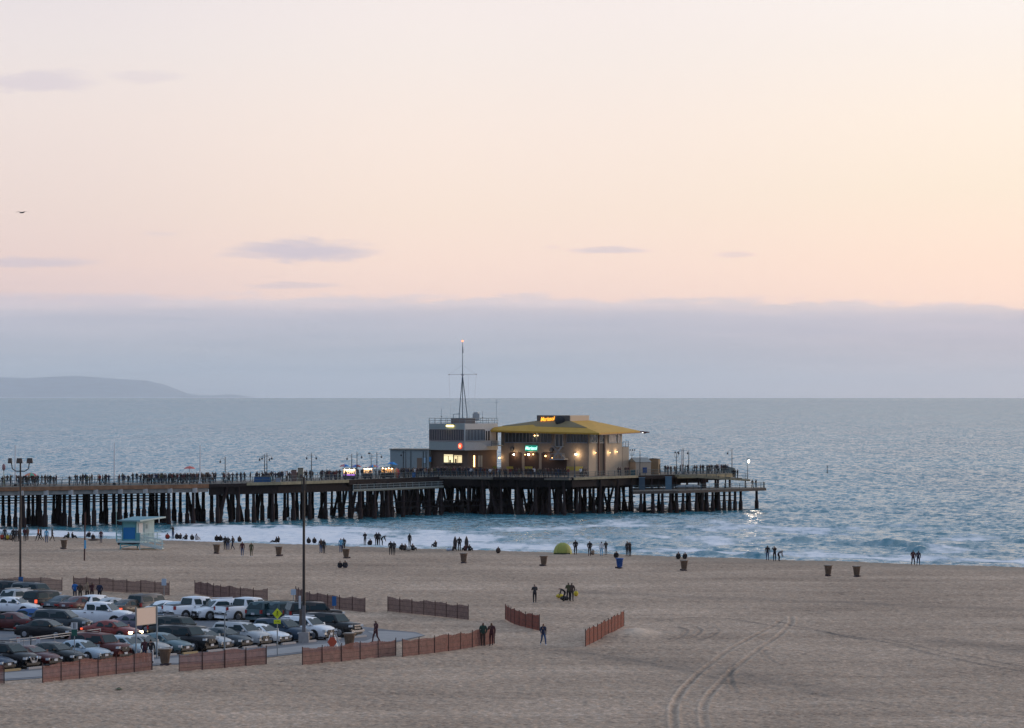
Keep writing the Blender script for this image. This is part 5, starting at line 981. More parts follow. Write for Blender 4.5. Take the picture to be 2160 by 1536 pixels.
# ---------------------------------------------------------------- the lot
m = MB(); m.add([(p.x, p.y, .012) for p in LOT], [tuple(range(len(LOT)))])
lm = bpy.data.materials.new('lot_asphalt'); lm.use_nodes = True; n = NT(lm.node_tree); b = n.n['Principled BSDF']; p_ = n.node('ShaderNodeNewGeometry').outputs['Position']
f_ = n.noise(p_, .25, 5.0, .65); g_ = n.noise(p_, 3.0, 3.0, .6); n.put(b.inputs['Base Color'], n.ramp(n.m('ADD', n.m('MULTIPLY', f_, .7), n.m('MULTIPLY', g_, .3)), [(.35, (.10, .105, .12, 1)), (.6, (.16, .165, .18, 1))])); b.inputs['Roughness'].default_value = .85
tag(m.build('asphalt', lm), kind='structure')
pv = [G(*q) for q in [(-300, 1449), (0, 1434), (130, 1425), (330, 1401), (470, 1396), (565, 1384), (640, 1375), (760, 1365), (850, 1350), (896, 1341), (870, 1336), (815, 1332), (775, 1332), (795, 1343), (770, 1353), (640, 1362), (565, 1371), (330, 1392), (130, 1411), (0, 1421), (-300, 1440)]]
m = MB(); m.add([(p.x, p.y, .03) for p in pv], [tuple(range(len(pv)))]); tag(m.build('pavement', mat('pale_pavement', (.27, .265, .265), .9, vary=.12, vscale=.6)), kind='structure')
m = MB()
for a, b in zip(FR[:-1], FR[1:]):            # stall lines between the noses
    px_ = (a[0]+b[0])/2-14; p = G(px_, 1396-.0971*(px_-225)); m.bar(p+HD*.3+Vector((0, 0, .02)), p-HD*4.6+Vector((0, 0, .02)), .1, .008)
tag(m.build('parking_lines', mat('road_paint', (.5, .5, .48), .8)), kind='structure')
stp = None
for i, (px_, kd, cn, lb) in enumerate(FR):
    nx = px_-14; p = G(nx, 1396-.0971*(nx-225))+HD*.25
    if i in (0, 8): wc = mat('yellow_wheel_stop', (.40, .30, .16), .85)
    else: wc = mat('concrete_wheel_stop', (.42, .40, .39), .9)
    m = MB(); m.box((0, 0, .07), (.16, 1.7, .14)); m.box((0, .0, .145), (.10, 1.6, .01)); o = m.build('wheel_stop', wc, None, p+Vector((0, 0, .02)), AH)
    tag(o, 'low %s wheel stop in front of the %s' % ('yellow' if i in (0, 8) else 'concrete', ' '.join(lb.split()[:5])), 'wheel stop', 'wheel stops of the front row')
# ---------------------------------------------------------------- slat fences
M_slat = mat('red_brown_slat', (.25, .115, .088), .85, vary=.35, vscale=2.5); M_post = mat('dark_fence_post', (.075, .04, .034), .8); M_slat2 = mat('faded_brown_slat', (.20, .125, .108), .85, vary=.3, vscale=2.5); M_slat3 = mat('bright_red_slat', (.235, .072, .045), .85, vary=.3, vscale=2.5)
FN = [([(-90, 1242), (131, 1247)], M_slat2, 'faded slat fence at the far left behind the parked vans'), ([(155, 1243), (230, 1248), (357, 1256)], M_slat2, 'faded slat fence behind the people at the far side of the lot'), ([(411, 1253), (480, 1265), (564, 1272)], M_slat2, 'slat fence behind the white pickups'), ([(624, 1267), (660, 1280), (770, 1292)], M_slat2, 'slat fence behind the tall lamp pole and blue sign'),
      ([(818, 1290), (900, 1298), (988, 1308)], M_slat2, 'slat fence on the open sand beyond the tip of the lot'), ([(1066, 1307), (1090, 1319), (1138, 1331)], M_slat3, 'short steep slat fence left of the person in the blue sweater'), ([(1235, 1364), (1275, 1344), (1316, 1321)], M_slat3, 'short red slat fence standing alone on the right'),
      ([(-60, 1447), (9, 1442)], M_slat, 'end of a slat fence at the lower left corner'), ([(90, 1441), (200, 1428), (321, 1414)], M_slat, 'slat fence below the silver blue sedan'), ([(378, 1417), (470, 1410), (562, 1402)], M_slat, 'slat fence right of the big bin'), ([(638, 1404), (740, 1394), (835, 1384)], M_slat, 'slat fence below the orange folding sign'), ([(849, 1386), (940, 1375), (1043, 1358)], M_slat, 'slat fence right behind the walking couple')]
for pts, ms_, lb in FN:
    P = smooth([G(*q) for q in pts], 5) if len(pts) > 2 else [G(*q) for q in pts]
    t_ = thing('slat_fence', lb, 'fence', P[0], 0, 'slat fences'); org = P[0]
    L = [0]
    for a, b in zip(P[:-1], P[1:]): L.append(L[-1]+(b-a).length)
    def at_(s):
        for i in range(len(P)-1):
            if s <= L[i+1]+1e-6: return P[i]+(P[i+1]-P[i])*((s-L[i])/(L[i+1]-L[i])), (P[i+1]-P[i]).normalized()
        return P[-1], (P[-1]-P[-2]).normalized()
    tot = L[-1]; m = MB(); s = 0; ph = RNG.rand()*9
    while s < tot:
        c, d_ = at_(s); hh = 1.16+.05*math.sin(s*2.1+ph)+RNG.uniform(-.03, .03)+.05*math.sin(s*.9+ph)
        m.box((c.x-org.x, c.y-org.y, hh/2+.02), (.046, .012, hh), math.atan2(d_.y, d_.x)); s += .072
    m.build('slats', ms_, t_)
    m = MB()
    for z in (.25, .6, .98):
        k = int(tot/1.0)+1
        for i in range(k):
            a, _ = at_(tot*i/k); b, _ = at_(tot*(i+1)/k); m.bar(a-org+Vector((0, -.012, z)), b-org+Vector((0, -.012, z)), .012, .02)
    m.build('binding_wire', M_post, t_)
    np_ = max(2, round(tot/2.1)+1)
    for i in range(np_):
        c, d_ = at_(tot*i/(np_-1)); m = MB(); m.box((c.x-org.x, c.y-org.y-.05, .66), (.05, .05, 1.26+.06*RNG.rand()), RNG.rand()); m.build('post', M_post, t_)
# ---------------------------------------------------------------- bins
def bin_(p, body, label, sc=1.0, lid=True):
    t_ = thing('litter_bin', label, 'bin', p, RNG.rand()*6, 'flared beach bins')
    m = MB(); pr = [(.27, .0), (.25, .16), (.245, .35), (.27, .6), (.33, .85), (.42, 1.02)]; m.lathe([(r*sc, z*sc) for r, z in pr], n=18)
    for k in range(18): a = 6.2832*k/18; m.bar((math.cos(a)*.265*sc, math.sin(a)*.265*sc, .2*sc), (math.cos(a)*.36*sc, math.sin(a)*.36*sc, .9*sc), .045, .03)
    m.build('barrel', body, t_)
    m = MB(); m.lathe([(.33*sc, 0), (.33*sc, .12*sc), (.28*sc, .13*sc)], n=18); m.box((.22, -.1, .1), (.45*sc, .3*sc, .16)); m.build('base', mat('bin_dark_base', (.045, .03, .035), .8), t_)
    m = MB(); m.lathe([(.40*sc, 1.0*sc), (.47*sc, 1.02*sc), (.47*sc, 1.10*sc), (.42*sc, 1.12*sc)], n=18); m.build('rim', body, t_)
    m = MB(); m.tube([(0, 0, 1.1*sc), (0, 0, 1.135*sc)], [.38*sc, .34*sc], 14, sm=False); m.build('liner', mat('bin_liner', (.25, .23, .21), .6) if lid else M_dark, t_); return t_
M_bin = mat('brown_bin_slats', (.19, .135, .095), .85, vary=.3, vscale=3)
for px_, py_, lb in [(135, 1158, 'brown flared bin on the left beach beyond the floodlight pole'), (457, 1168, 'brown flared bin beside the standing group on the beach'), (588, 1173, 'brown flared bin left of the tall lamp pole on the beach'), (730, 1178, 'brown flared bin beside the person with the blue bag'), (978, 1188, 'brown flared bin below the surfboards'), (1147, 1194, 'brown flared bin below the green tent'),
                     (1443, 1204, 'brown flared bin below two heads over the berm'), (1747, 1215, 'left of the close pair of brown flared bins'), (1807, 1217, 'right of the close pair of brown flared bins')]: bin_(G(px_, py_), M_bin, lb)
bin_(G(1307, 1199), mat('blue_bin', (.012, .085, .32), .5), 'bright blue flared bin on the beach, the only blue one')
bin_(G(348, 1404), M_bin, 'big brown bin at the kerb beside the two walkers', 1.05); bin_(G(737, 1369), M_bin, 'big brown bin beside the orange folding sign', 1.05)
# ---------------------------------------------------------------- lamps and poles
M_lamp = mat('dark_blue_iron', (.022, .035, .048), .55); M_white = mat('white_pole_paint', (.60, .61, .62), .5); M_fix = mat('bronze_fixture', (.10, .075, .06), .5)
def hook_lamp(px_, ytop, off, sides, label, lit=False):
    e = edge_at(px_); Y_ = e.y+off; x = (px_-1080)/F*Y_; h_ = H-(ytop-HZ)*Y_/F-DZ
    t_ = thing('pier_lamp', label, 'street lamp', (x, Y_, DZ), 0, 'hooked lamps along the pier')
    m = MB(); m.tube([(0, 0, 0), (0, 0, .5), (0, 0, .55), (0, 0, h_*.6), (0, 0, h_)], [.16, .13, .085, .075, .055], 8); m.tube([(0, 0, h_), (0, 0, h_+.18)], [.08, .02], 6); m.build('post', M_lamp, t_)
    for s_ in sides:
        m = MB(); pts = [(0, 0, h_*.80)]+[(s_*(.42-.42*math.cos(a)), 0, h_*.80+.32+.42*math.sin(a)) for a in [math.pi*i/7 for i in range(8)]]; m.tube(pts, .026, 5); m.build('arm', M_lamp, t_)
        m = MB(); m.lathe([(.05, 0), (.13, -.10), (.17, -.30), (.05, -.42)], (s_*.84, 0, h_*.80+.34), 8); m.build('lantern', M_lamp, t_)
for a in [(475, 965, 4, (-1,), 'single hooked pier lamp nearest the third flagpole'), (558, 960, 4, (-1, 1), 'double hooked pier lamp above the blue stall, left post'), (563, 957, 7, (-1, 1), 'double hooked pier lamp above the blue stall, right post'), (657, 957, 4, (-1, 1), 'double hooked pier lamp right of the tan kiosk'), (742, 959, 9, (-1,), 'left of the two close lamps over the lit carts'),
          (753, 955, 8, (1,), 'right of the two close lamps over the lit carts'), (856, 950, 3, (-1,), 'lamp in front of the grey annex'), (795, 955, 14, (1,), 'small lamp between the carts and the annex'), (1441, 947, 4, (-1, 1), 'double hooked lamp nearest the floodlight pole at the pier end'), (1453, 951, 9, (), 'plain dark post right of the double lamp at the pier end'), (1544, 948, 6, (-1,), 'last hooked lamp at the seaward end of the pier'), (1350, 952, 2, (), 'plain dark post in front of the grey roofed shed'), (1212, 972, 2, (), 'short dark post on the restaurant terrace')]:
    hook_lamp(*a)
def flood(px_, ytop, p, label, heads, scale=1.0, arm=.9, rad=.11, group='floodlight poles'):
    h_ = H-(ytop-HZ)*p.y/F-p.z; t_ = thing('floodlight_pole', label, 'floodlight', p, 0, group)
    m = MB(); m.tube([(0, 0, 0), (0, 0, h_)], [rad*1.15, rad*.75], 8); m.build('pole', M_lamp if p.z > 1 else mat('dark_bronze_pole', (.035, .028, .024), .6), t_)
    m = MB(); m.tube([(-arm, 0, h_-.15), (-arm*.9, 0, h_-.75), (-arm*.5, 0, h_-1.0), (arm*.5, 0, h_-1.0), (arm*.9, 0, h_-.75), (arm, 0, h_-.15)], .055*scale, 6); m.build('bracket', M_lamp, t_)
    for hx, w_ in heads:
        m = MB(); m.box((hx, -.1, h_+.05), (w_, .35, .52*scale), taper=.8); o = m.build('lamp_head', M_lamp, t_)
        m = MB(); m.box((hx, -.30, h_+.02), (w_*.8, .03, .38*scale)); m.build('lens', M_fix, o)
    return t_
flood(43, 973, G(43, 1226), 'tall pole with three floodlight heads on the left beach', [(-1.02, .42), (-.08, .62), (.95, .62)])
flood(783, 957, Vector(((783-1080)/F*640, 640, DZ)), 'thin pole with a box lamp behind the lit carts', [(-.35, .45)], .5, .3, .06)
flood(1427, 955, Vector(((1427-1080)/F*682, 682, DZ)), 'pole with small floodlights near the pier end', [(.3, .35), (-.25, .3)], .6, .35, .07)
flood(1333, 950, Vector(((1333-1080)/F*676, 676, DZ+2.4)), 'cluster of small spotlights above the grey roofed shed', [(-.35, .25), (.1, .25), (.5, .2)], .55, .4, .05)
tp = flood(641, 1006, G(641, 1356), 'very tall lamp pole on a concrete block at the lot edge', [(-.18, .26)], .5, .16, .11)
m = MB(); m.box((0, 0, .40), (.80, .8, .80), taper=.93); m.build('concrete_base', mat('lamp_base_concrete', (.33, .31, .30), .9, vary=.15), tp)
m = MB(); m.box((-.30, -.08, 3.05), (.16, .22, .95)); m.build('meter_box', mat('pale_meter_box', (.55, .58, .60), .6), tp); m = MB(); m.box((-.24, -.04, 1.9), (.2, .2, 1.2)); m.build('conduit', M_fix, tp)
m = MB(); m.box((0, 0, 1.5), (.27, .27, 2.6), taper=.9); m.build('pole_sleeve', mat('pole_sleeve_paint', (.16, .15, .15), .8), tp)
for px_, y0, off, lb in [(32, 940, 5, 'white flagpole behind the floodlight pole on the left pier'), (241, 935, 3, 'second white flagpole on the pier above the lifeguard hut'), (422, 938, 2.5, 'third white flagpole right of the red umbrella'), (1438, 948, 12, 'thin white pole beside the double lamp at the pier end')]:
    e = edge_at(px_); Y_ = e.y+off; h_ = H-(y0-HZ)*Y_/F-DZ; t_ = thing('flagpole', lb, 'flagpole', ((px_-1080)/F*Y_, Y_, DZ), 0, 'white flagpoles on the pier')
    m = MB(); m.tube([(0, 0, 0), (0, 0, h_)], [(.13 if px_ < 1000 else .12), .07], 8); m.ico((0, 0, h_+.05), .07); m.build('pole', M_white, t_); m = MB(); m.lathe([(.28, 0), (.26, .3), (.12, .42)], n=10); m.build('base', M_white if px_ > 400 else M_dark, t_)
# the lit lamp at the seaward tip
p = A(1577, 1013, 679); t_ = thing('lit_lamp', 'brightly lit lamp on a dark post at the seaward tip of the pier', 'street lamp', p)
m = MB(); m.tube([(0, 0, -.2), (0, 0, 3.9)], [.07, .05], 6); m.build('post', M_lamp, t_); m = MB(); m.box((.12, 0, 4.05), (.6, .4, .35), taper=.3); m.build('hood', M_lamp, t_)
m = MB(); m.ico((.2, -.1, 3.62), .17, sc=(1, 1, 1.6)); m.build('bulb', emit('tip_lamp_white', (1, .84, .68), 18.0), t_)
l = bpy.data.lights.new('lamp_light', 'POINT'); l.energy = 500; l.color = (1, .80, .62); l.shadow_soft_size = .35; o = bpy.data.objects.new('lamp_light', l); COL.objects.link(o); o.parent = t_; o.location = (.3, -.5, 3.5)
# thin leaning measuring post on the beach
p = G(178, 1183); t_ = thing('marker_post', 'thin dark red post with a blue sign standing on the left beach', 'post', p, 0); m = MB(); m.tube([(0, 0, 0), (.1, 0, (1183-1081)*p.y/F)], .085, 8); m.build('post', mat('dark_red_post', (.06, .02, .018), .7), t_)
m = MB(); m.box((.1, -.1, 1.85), (.22, .05, .95)); m.build('sign', mat('sky_blue_sign', (.12, .42, .70), .6), t_)
# ---------------------------------------------------------------- lifeguard hut
LP = G(287, 1158); sc = F/LP.y
hut = thing('lifeguard_hut', 'turquoise lifeguard hut on stilts with a ramp on the left beach', 'lifeguard hut', LP, 0)
M_lg = mat('turquoise_boards', (.14, .40, .43), .75, vary=.12, vscale=2); M_lgl = mat('pale_turquoise_boards', (.46, .60, .60), .75, vary=.08); M_lgr = mat('hut_roof_grey', (.15, .29, .33), .7); M_lgd = mat('hut_dark_joist', (.055, .055, .07), .8)
hx = lambda px_: (px_-287)/sc
hz = lambda py_: (1158-py_)/sc
# plan: front face (towards the viewer) from 262 to 290, right side receding from 290 to 325
m = MB(); W0, W1 = hx(260), hx(291); D = 3.0; sk_ = hx(323)-W1
fr_ = [(W0, -1.3), (W1, -1.5), (W1+sk_, 1.3), (W0+sk_*.9, 1.6)]
m.prism(fr_, hz(1140)+.0, hz(1098)); m.build('cabin', M_lgl, hut)
FA = lambda p_, q_: (Vector((p_[0], p_[1])), Vector((q_[0], q_[1])))
def lpanel(name, a, b, t0, t1, z0, z1, material, out=.03, th=.05, parent=None):
    a, b = Vector(a), Vector(b); d_ = b-a; nrm = Vector((d_.y, -d_.x)).normalized(); c = a+d_*((t0+t1)/2)+nrm*out
    m = MB(); m.box((c.x, c.y, (z0+z1)/2), (d_.length*(t1-t0), th, z1-z0), math.atan2(d_.y, d_.x)); return m.build(name, material, parent or hut)
lpanel('wall', fr_[0], fr_[1], 0, 1, hz(1140), hz(1099), M_lg, .01, .04)
sh_ = lpanel('shutter', fr_[0], fr_[1], .10, .90, hz(1136), hz(1112), mat('bright_blue_shutter', (.004, .16, .42), .6), .06, .05)
for t in (.02, .94): lpanel('corner_post', fr_[0], fr_[1], t, t+.04, hz(1140), hz(1099), mat('deep_teal_trim', (.05, .20, .24), .7), .06, .06)
lpanel('door', fr_[1], fr_[2], .10, .33, hz(1139), hz(1103), M_white, .04, .05)
wd = lpanel('notice_board', fr_[1], fr_[2], .42, .70, hz(1124), hz(1103), mat('hut_notice', (.42, .53, .55), .7), .04, .05)
lpanel('emblem', fr_[1], fr_[2], .50, .60, hz(1115), hz(1106), mat('notice_grey', (.2, .28, .3), .7), .08, .03, wd)
m = MB(); rz0, rz1 = hz(1099), hz(1094); rp = [(W0-.35, -1.9, rz0+.0), (W1+.45, -2.1, rz0-.02), (W1+sk_+1.4, 1.2, rz1+.05), (W0+sk_*.6, 1.7, rz1+.05)]
m.add(rp+[(x, y, z+.16) for x, y, z in rp], [(3, 2, 1, 0), (4, 5, 6, 7), (0, 1, 5, 4), (1, 2, 6, 5), (2, 3, 7, 6), (3, 0, 4, 7)]); m.build('roof', M_lgr, hut)
m = MB(); m.bar((W1+.48, -2.12, rz0+.08), (W1+sk_+1.42, 1.18, rz1+.13), .06, .18); m.build('fascia', mat('pale_fascia', (.55, .66, .62), .6), hut)
m = MB(); pl_ = [(hx(250), -2.0), (hx(300), -2.4), (hx(338), 1.6), (hx(262), 2.2)]; m.prism(pl_, hz(1143.5), hz(1140)); m.build('platform', M_lgl, hut)
m = MB(); m.prism([(x*.97+.03, y*.9) for x, y in pl_[:2]]+[(hx(302), 1.5), (hx(256), 1.8)], hz(1148.5), hz(1143.6)); m.build('joists', M_lgd, hut)
for x, y in ((hx(257.5), -1.9), (hx(298.5), -2.2), (hx(329), -1.0), (hx(287), 1.6)):
    m = MB(); zt = hz(1146) if x < 1.5 else hz(1140); m.bar((x, y, 0), (x, y, zt), .13, .13); m.build('leg', M_lgl if x > .5 and y < 0 else M_lg, hut)
m = MB(); m.bar((hx(257.5), -1.9, .7), (hx(298.5), -2.2, .45), .07, .12); m.bar((hx(257.5), -1.9, .25), (hx(298.5), -2.2, .7), .06, .1); m.bar((hx(298.5), -2.2, .1), (hx(329), -1.0, .12), .06, .08); m.build('brace', M_lg, hut)
a_, b_ = Vector((hx(300), -2.3, hz(1146))), Vector((hx(346), -2.6, .12))
m = MB(); a2, b2 = a_+Vector((0, .9, 0)), b_+Vector((.2, .9, 0)); m.bar((a_+a2)/2, (b_+b2)/2, .95, .1); m.bar(a_, b_, .08, .2); M_rw = mat('pale_ramp_paint', (.52, .62, .61), .7); m.build('ramp', M_rw, hut)
q = [a_+Vector((0, 0, .05)), b_+Vector((0, 0, .05))]; railing('ramp_railing', q, 0, hut, M_rw, .95, .2, .9, .06)
q = [a2+Vector((0, .05, .05)), b2+Vector((0, .05, .05))]; railing('ramp_railing', q, 0, hut, M_lgl, .95, 0, .9, .05)
railing('deck_railing', [Vector((hx(300), -2.35, hz(1140))), Vector((hx(337), 1.5, hz(1140)))], 0, hut, M_lgl, .95, .25, .9, .06)
railing('deck_railing', [Vector((hx(250), -1.95, hz(1140))), Vector((hx(260), -2.0, hz(1140)))], 0, hut, M_lg, .95, 0, .55, .06)
m = MB(); m.box((hx(295.5), -2.3, hz(1131)), (.62, .06, .95)); m.build('side_board', mat('teal_notice_board', (.10, .33, .36), .7), hut)
m = MB(); m.tube([(hx(248.5), -1.6, hz(1141)), (hx(248.5), -1.6, hz(1058))], .045, 6); m.bar((hx(248.5), -1.6, hz(1097)), (hx(258), -1.6, hz(1097)), .08, .08); m.build('pole', mat('hut_pole', (.20, .38, .38), .6), hut)
# ---------------------------------------------------------------- tent, surfboards, beach gear
tp_ = G(1187, 1169); t_ = thing('dome_tent', 'lime green dome tent pitched at the water edge', 'tent', tp_)
m = MB(); V = []; nseg, nr = 12, 6
for j in range(nr+1):
    a = math.pi/2*j/nr
    for i in range(nseg):
        th = 6.2832*i/nseg; k = 1+.05*math.cos(4*th); V.append((1.04*math.cos(th)*math.cos(a)**.75*k, .95*math.sin(th)*math.cos(a)**.75*k, 1.3*math.sin(a)+.02))
m.add(V, [(j*nseg+i, j*nseg+(i+1) % nseg, (j+1)*nseg+(i+1) % nseg, (j+1)*nseg+i) for j in range(nr) for i in range(nseg)], 0, False); m.build('canopy', mat('lime_tent_fabric', (.33, .34, .07), .7, vary=.12), t_)
for a0 in (.8, 2.35):
    m = MB(); m.tube([(1.07*math.cos(a0)*math.cos(a)**.75, 1.0*math.sin(a0)*math.cos(a)**.75, 1.33*math.sin(a)+.03) for a in [math.pi*i/12 for i in range(7)]]+[(-1.07*math.cos(a0)*math.cos(a)**.75, -1.0*math.sin(a0)*math.cos(a)**.75, 1.33*math.sin(a)+.03) for a in [math.pi/2*(1-i/6) for i in range(1, 7)]], .022, 5); m.build('pole', mat('tent_pole', (.5, .5, .2), .5), t_)
m = MB(); m.add([(-.75, -.72, .08), (-.1, -.98, .08), (.25, -.95, .08), (-.1, -.78, .72)], [(0, 1, 3), (1, 2, 3)]); m.build('door_flap', mat('olive_tent_flap', (.19, .21, .05), .7), t_)
m = MB(); m.box((-.1, -1.0, .1), (1.9, .15, .16)); m.build('skirt', mat('dark_tent_skirt', (.05, .06, .02), .8), t_)
lamp_thing('tiny campfire like lantern in front of the lime tent', G(1182, 1168)+Vector((0, -1.1, .18)), .09, E_warm, 8, name='lantern')
for px_, lb in ((960, 'left upright dark surfboard beside the standing surfer'), (984, 'right upright dark surfboard beside the standing surfer')):
    p = G(px_, 1161); t_ = thing('surfboard', lb, 'surfboard', p, 0, 'upright surfboards'); V = []; n_ = 12
    m = MB(); pts = [(.24*math.sin(math.pi*min(1, t*1.04))**.6 if 0 < t < .96 else .02, t*1.72+.02) for t in [i/12 for i in range(13)]]
    for w_, z in pts: V += [(-w_, 0, z), (0, -.035, z), (w_, 0, z), (0, .035, z)]
    m.add(V, [(i*4+k, i*4+(k+1) % 4, (i+1)*4+(k+1) % 4, (i+1)*4+k) for i in range(12) for k in range(4)], 0, True); m.build('board', mat('dark_board', (.035, .03, .035), .4), t_); m = MB(); m.box((0, .08, .22), (.015, .14, .12)); m.build('fin', M_dark, t_)
def bundle(name, px_, py_, c_, lb, w_=.5, h_=.35, cat='bag'):
    t_ = thing(name, lb, cat, G(px_, py_)); m = MB(); m.ico((0, 0, h_/2), 1, sc=(w_/2, w_*.4, h_/2), n=10, m_=6); m.build('body', mat(name+'_%d' % px_, c_, .8, vary=.2), t_); m = MB(); m.tube([(-w_*.25, 0, h_*.8), (-w_*.1, 0, h_*1.25), (w_*.1, 0, h_*1.25), (w_*.25, 0, h_*.8)], .02, 5); m.build('strap', M_dark, t_)
bundle('beach_bag', 948, 1163, (.45, .5, .6), 'pale bundle on the sand left of the surfboards', .8, .4); bundle('beach_bag', 862, 1162, (.45, .42, .38), 'pale cloth in the middle of the picnic group', .7, .4); bundle('kite_bag', 1181, 1262, (.55, .42, .03), 'yellow bundle lying left of the kneeling person', .75, .4, 'bag'); bundle('duffel_bag', 1191, 1267, (.02, .02, .02), 'black duffel bag at the knees of the kneeling person', .9, .42)
bundle('shoulder_bag', 1215, 1258, (.60, .45, .03), 'yellow bag hanging at the side of the person in brown', .45, .5); bundle('blanket', 198, 1140, (.05, .03, .03), 'dark blanket under the person near the lifeguard hut', 1.6, .18, 'blanket'); bundle('shopping_bag', 1015, 1355, (.6, .58, .6), 'white bag carried by the taller walker of the couple', .4, .55, 'bag')
bundle('debris', 251, 1455, (.12, .14, .08), 'small tuft of seaweed on the sand below the lot', .5, .1, 'seaweed')
# ---------------------------------------------------------------- signs of the lot
def post_sign(px_, pyb, ytop, w_, h_, c_, label, post=M_lamp, frame=None, mid=None, name='road_sign', th=.03):
    p = G(px_, pyb); k = p.y/F; t_ = thing(name, label, 'sign', p); zt = (pyb-ytop)*k
    m = MB(); m.tube([(0, 0, 0), (0, 0, zt-.05)], .035, 6); m.build('post', post, t_)
    m = MB(); m.box((0, -.05, zt-h_*k/2), (w_*k, th, h_*k)); m.build('panel', c_, t_); return t_, k, zt
M_galv = mat('galvanised_post', (.22, .26, .28), .5)
t_, k, zt = post_sign(157, 1402, 1313, 13.5, 28, mat('white_sign_panel', (.60, .62, .63), .5), 'white and green parking sign in front of the silver blue sedan', M_galv)
for q in [q for q in bpy.data.objects if q.parent == t_ and q.name.startswith('panel')]: q.data = (lambda m: (m.box((0, -.05, zt-7.2*k), (13.5*k, .03, 14.5*k)), m.mesh('panel', mat('white_sign_panel', (.60, .62, .63), .5)))[1])(MB())
m = MB(); m.box((0, -.055, zt-21.5*k), (12*k, .03, 13.5*k)); m.build('green_panel', mat('green_sign_panel', (.015, .11, .08), .5), t_)
m = MB(); m.box((-1.2*k, -.072, zt-7*k), (1.6*k, .012, 12*k)); m.box((1.6*k, -.072, zt-7*k), (1.2*k, .012, 12*k)); m.build('stripe', M_lamp, t_)
# big blank board on two posts
pA, pB = G(287, 1394), G(331, 1389); t_ = thing('notice_board', 'big blank beige board on two tall posts above the parked cars', 'board', pA); kk = pA.y/F
for q_, x_ in ((pA, 0), (pB, (pB-pA).x)):
    m = MB(); m.tube([(x_, (q_-pA).y, 0), (x_, (q_-pA).y, 3.75)], .055, 6); m.build('post', M_galv, t_)
xr = (pB-pA).x; yr = (pB-pA).y; bz_ = (1394-1302)*kk; m = MB(); m.bar((.05, -.06, bz_), (xr*.93, yr*.93-.06, bz_+.03), .05, 34*kk); m.build('panel', mat('beige_board', (.66, .50, .40), .6), t_)
m = MB()
for dz_ in (-17.5, 17.5): m.bar((0, -.07, bz_+dz_*kk), (xr*.95, yr*.95-.07, bz_+.03+dz_*kk), .07, .06)
m.bar((.02, -.07, bz_-17*kk), (.02, -.07, bz_+17*kk), .06, .06); m.bar((xr*.95, yr*.95-.07, bz_-17*kk), (xr*.95, yr*.95-.07, bz_+17*kk), .06, .06); m.build('frame', mat('board_frame', (.42, .36, .28), .6), t_)
# yellow pedestrian crossing sign
p = G(585, 1384); k = p.y/F; t_ = thing('crossing_sign', 'yellow diamond pedestrian crossing sign with a plate below', 'sign', p)
m = MB(); m.tube([(0, 0, 0), (0, 0, 3.15)], .04, 6); m.build('post', M_galv, t_); zc = (1384-1294.5)*k
m = MB(); s_ = 10.2*k; m.add([(-s_, -.06, zc), (0, -.06, zc-s_*1.15), (s_, -.06, zc), (0, -.06, zc+s_*1.15), (-s_, -.03, zc), (0, -.03, zc-s_*1.15), (s_, -.03, zc), (0, -.03, zc+s_*1.15)], [(0, 1, 2, 3), (7, 6, 5, 4), (0, 4, 5, 1), (1, 5, 6, 2), (2, 6, 7, 3), (3, 7, 4, 0)]); dm = m.build('diamond_panel', mat('fluorescent_yellow', (.62, .72, .02), .5), t_)
m = MB(); m.box((0, -.055, zc-17*k), (14.5*k, .03, 8.5*k)); m.build('lower_plate', mat('fluorescent_yellow', (.62, .72, .02), .5), t_)
m = MB(); m.ico((.02, -.075, zc+.155), .04, sc=(1, .3, 1)); m.bar((.02, -.075, zc+.11), (0, -.075, zc-.02), .07, .012); m.bar((0, -.075, zc-.02), (.08, -.075, zc-.17), .035, .012); m.bar((0, -.075, zc-.02), (-.08, -.075, zc-.17), .035, .012); m.bar((0, -.075, zc+.09), (-.08, -.075, zc+.0), .025, .012); m.bar((.02, -.075, zc+.09), (.09, -.075, zc+.02), .025, .012); m.build('walking_figure', M_trim, dm)
m = MB(); m.bar((-.17, -.075, zc-17*k), (.14, -.075, zc-17*k), .012, .03); m.bar((.02, -.075, zc-17*k+.05), (.17, -.075, zc-17*k-.05), .012, .03); m.build('arrow', mat('faded_arrow', (.2, .22, .02), .5), t_)
post_sign(705, 1303, 1258, 9, 20, mat('blue_sign_panel', (.01, .11, .32), .5), 'blue rectangular sign in front of the slat fence right of the lamp pole', M_galv)
post_sign(619, 1292, 1243, 10.5, 12, mat('pale_blue_sign_panel', (.42, .52, .62), .5), 'small pale blue sign left of the tall lamp pole', M_galv)
post_sign(346, 1268, 1221, 10, 14, mat('pale_blue_sign_panel', (.42, .52, .62), .5), 'small pale sign over the end of the fence behind the lot', M_galv)
post_sign(44, 1250, 1217, 10, 15, mat('blue_sign_panel', (.01, .11, .32), .5), 'round blue sign at the foot of the floodlight pole', M_galv)
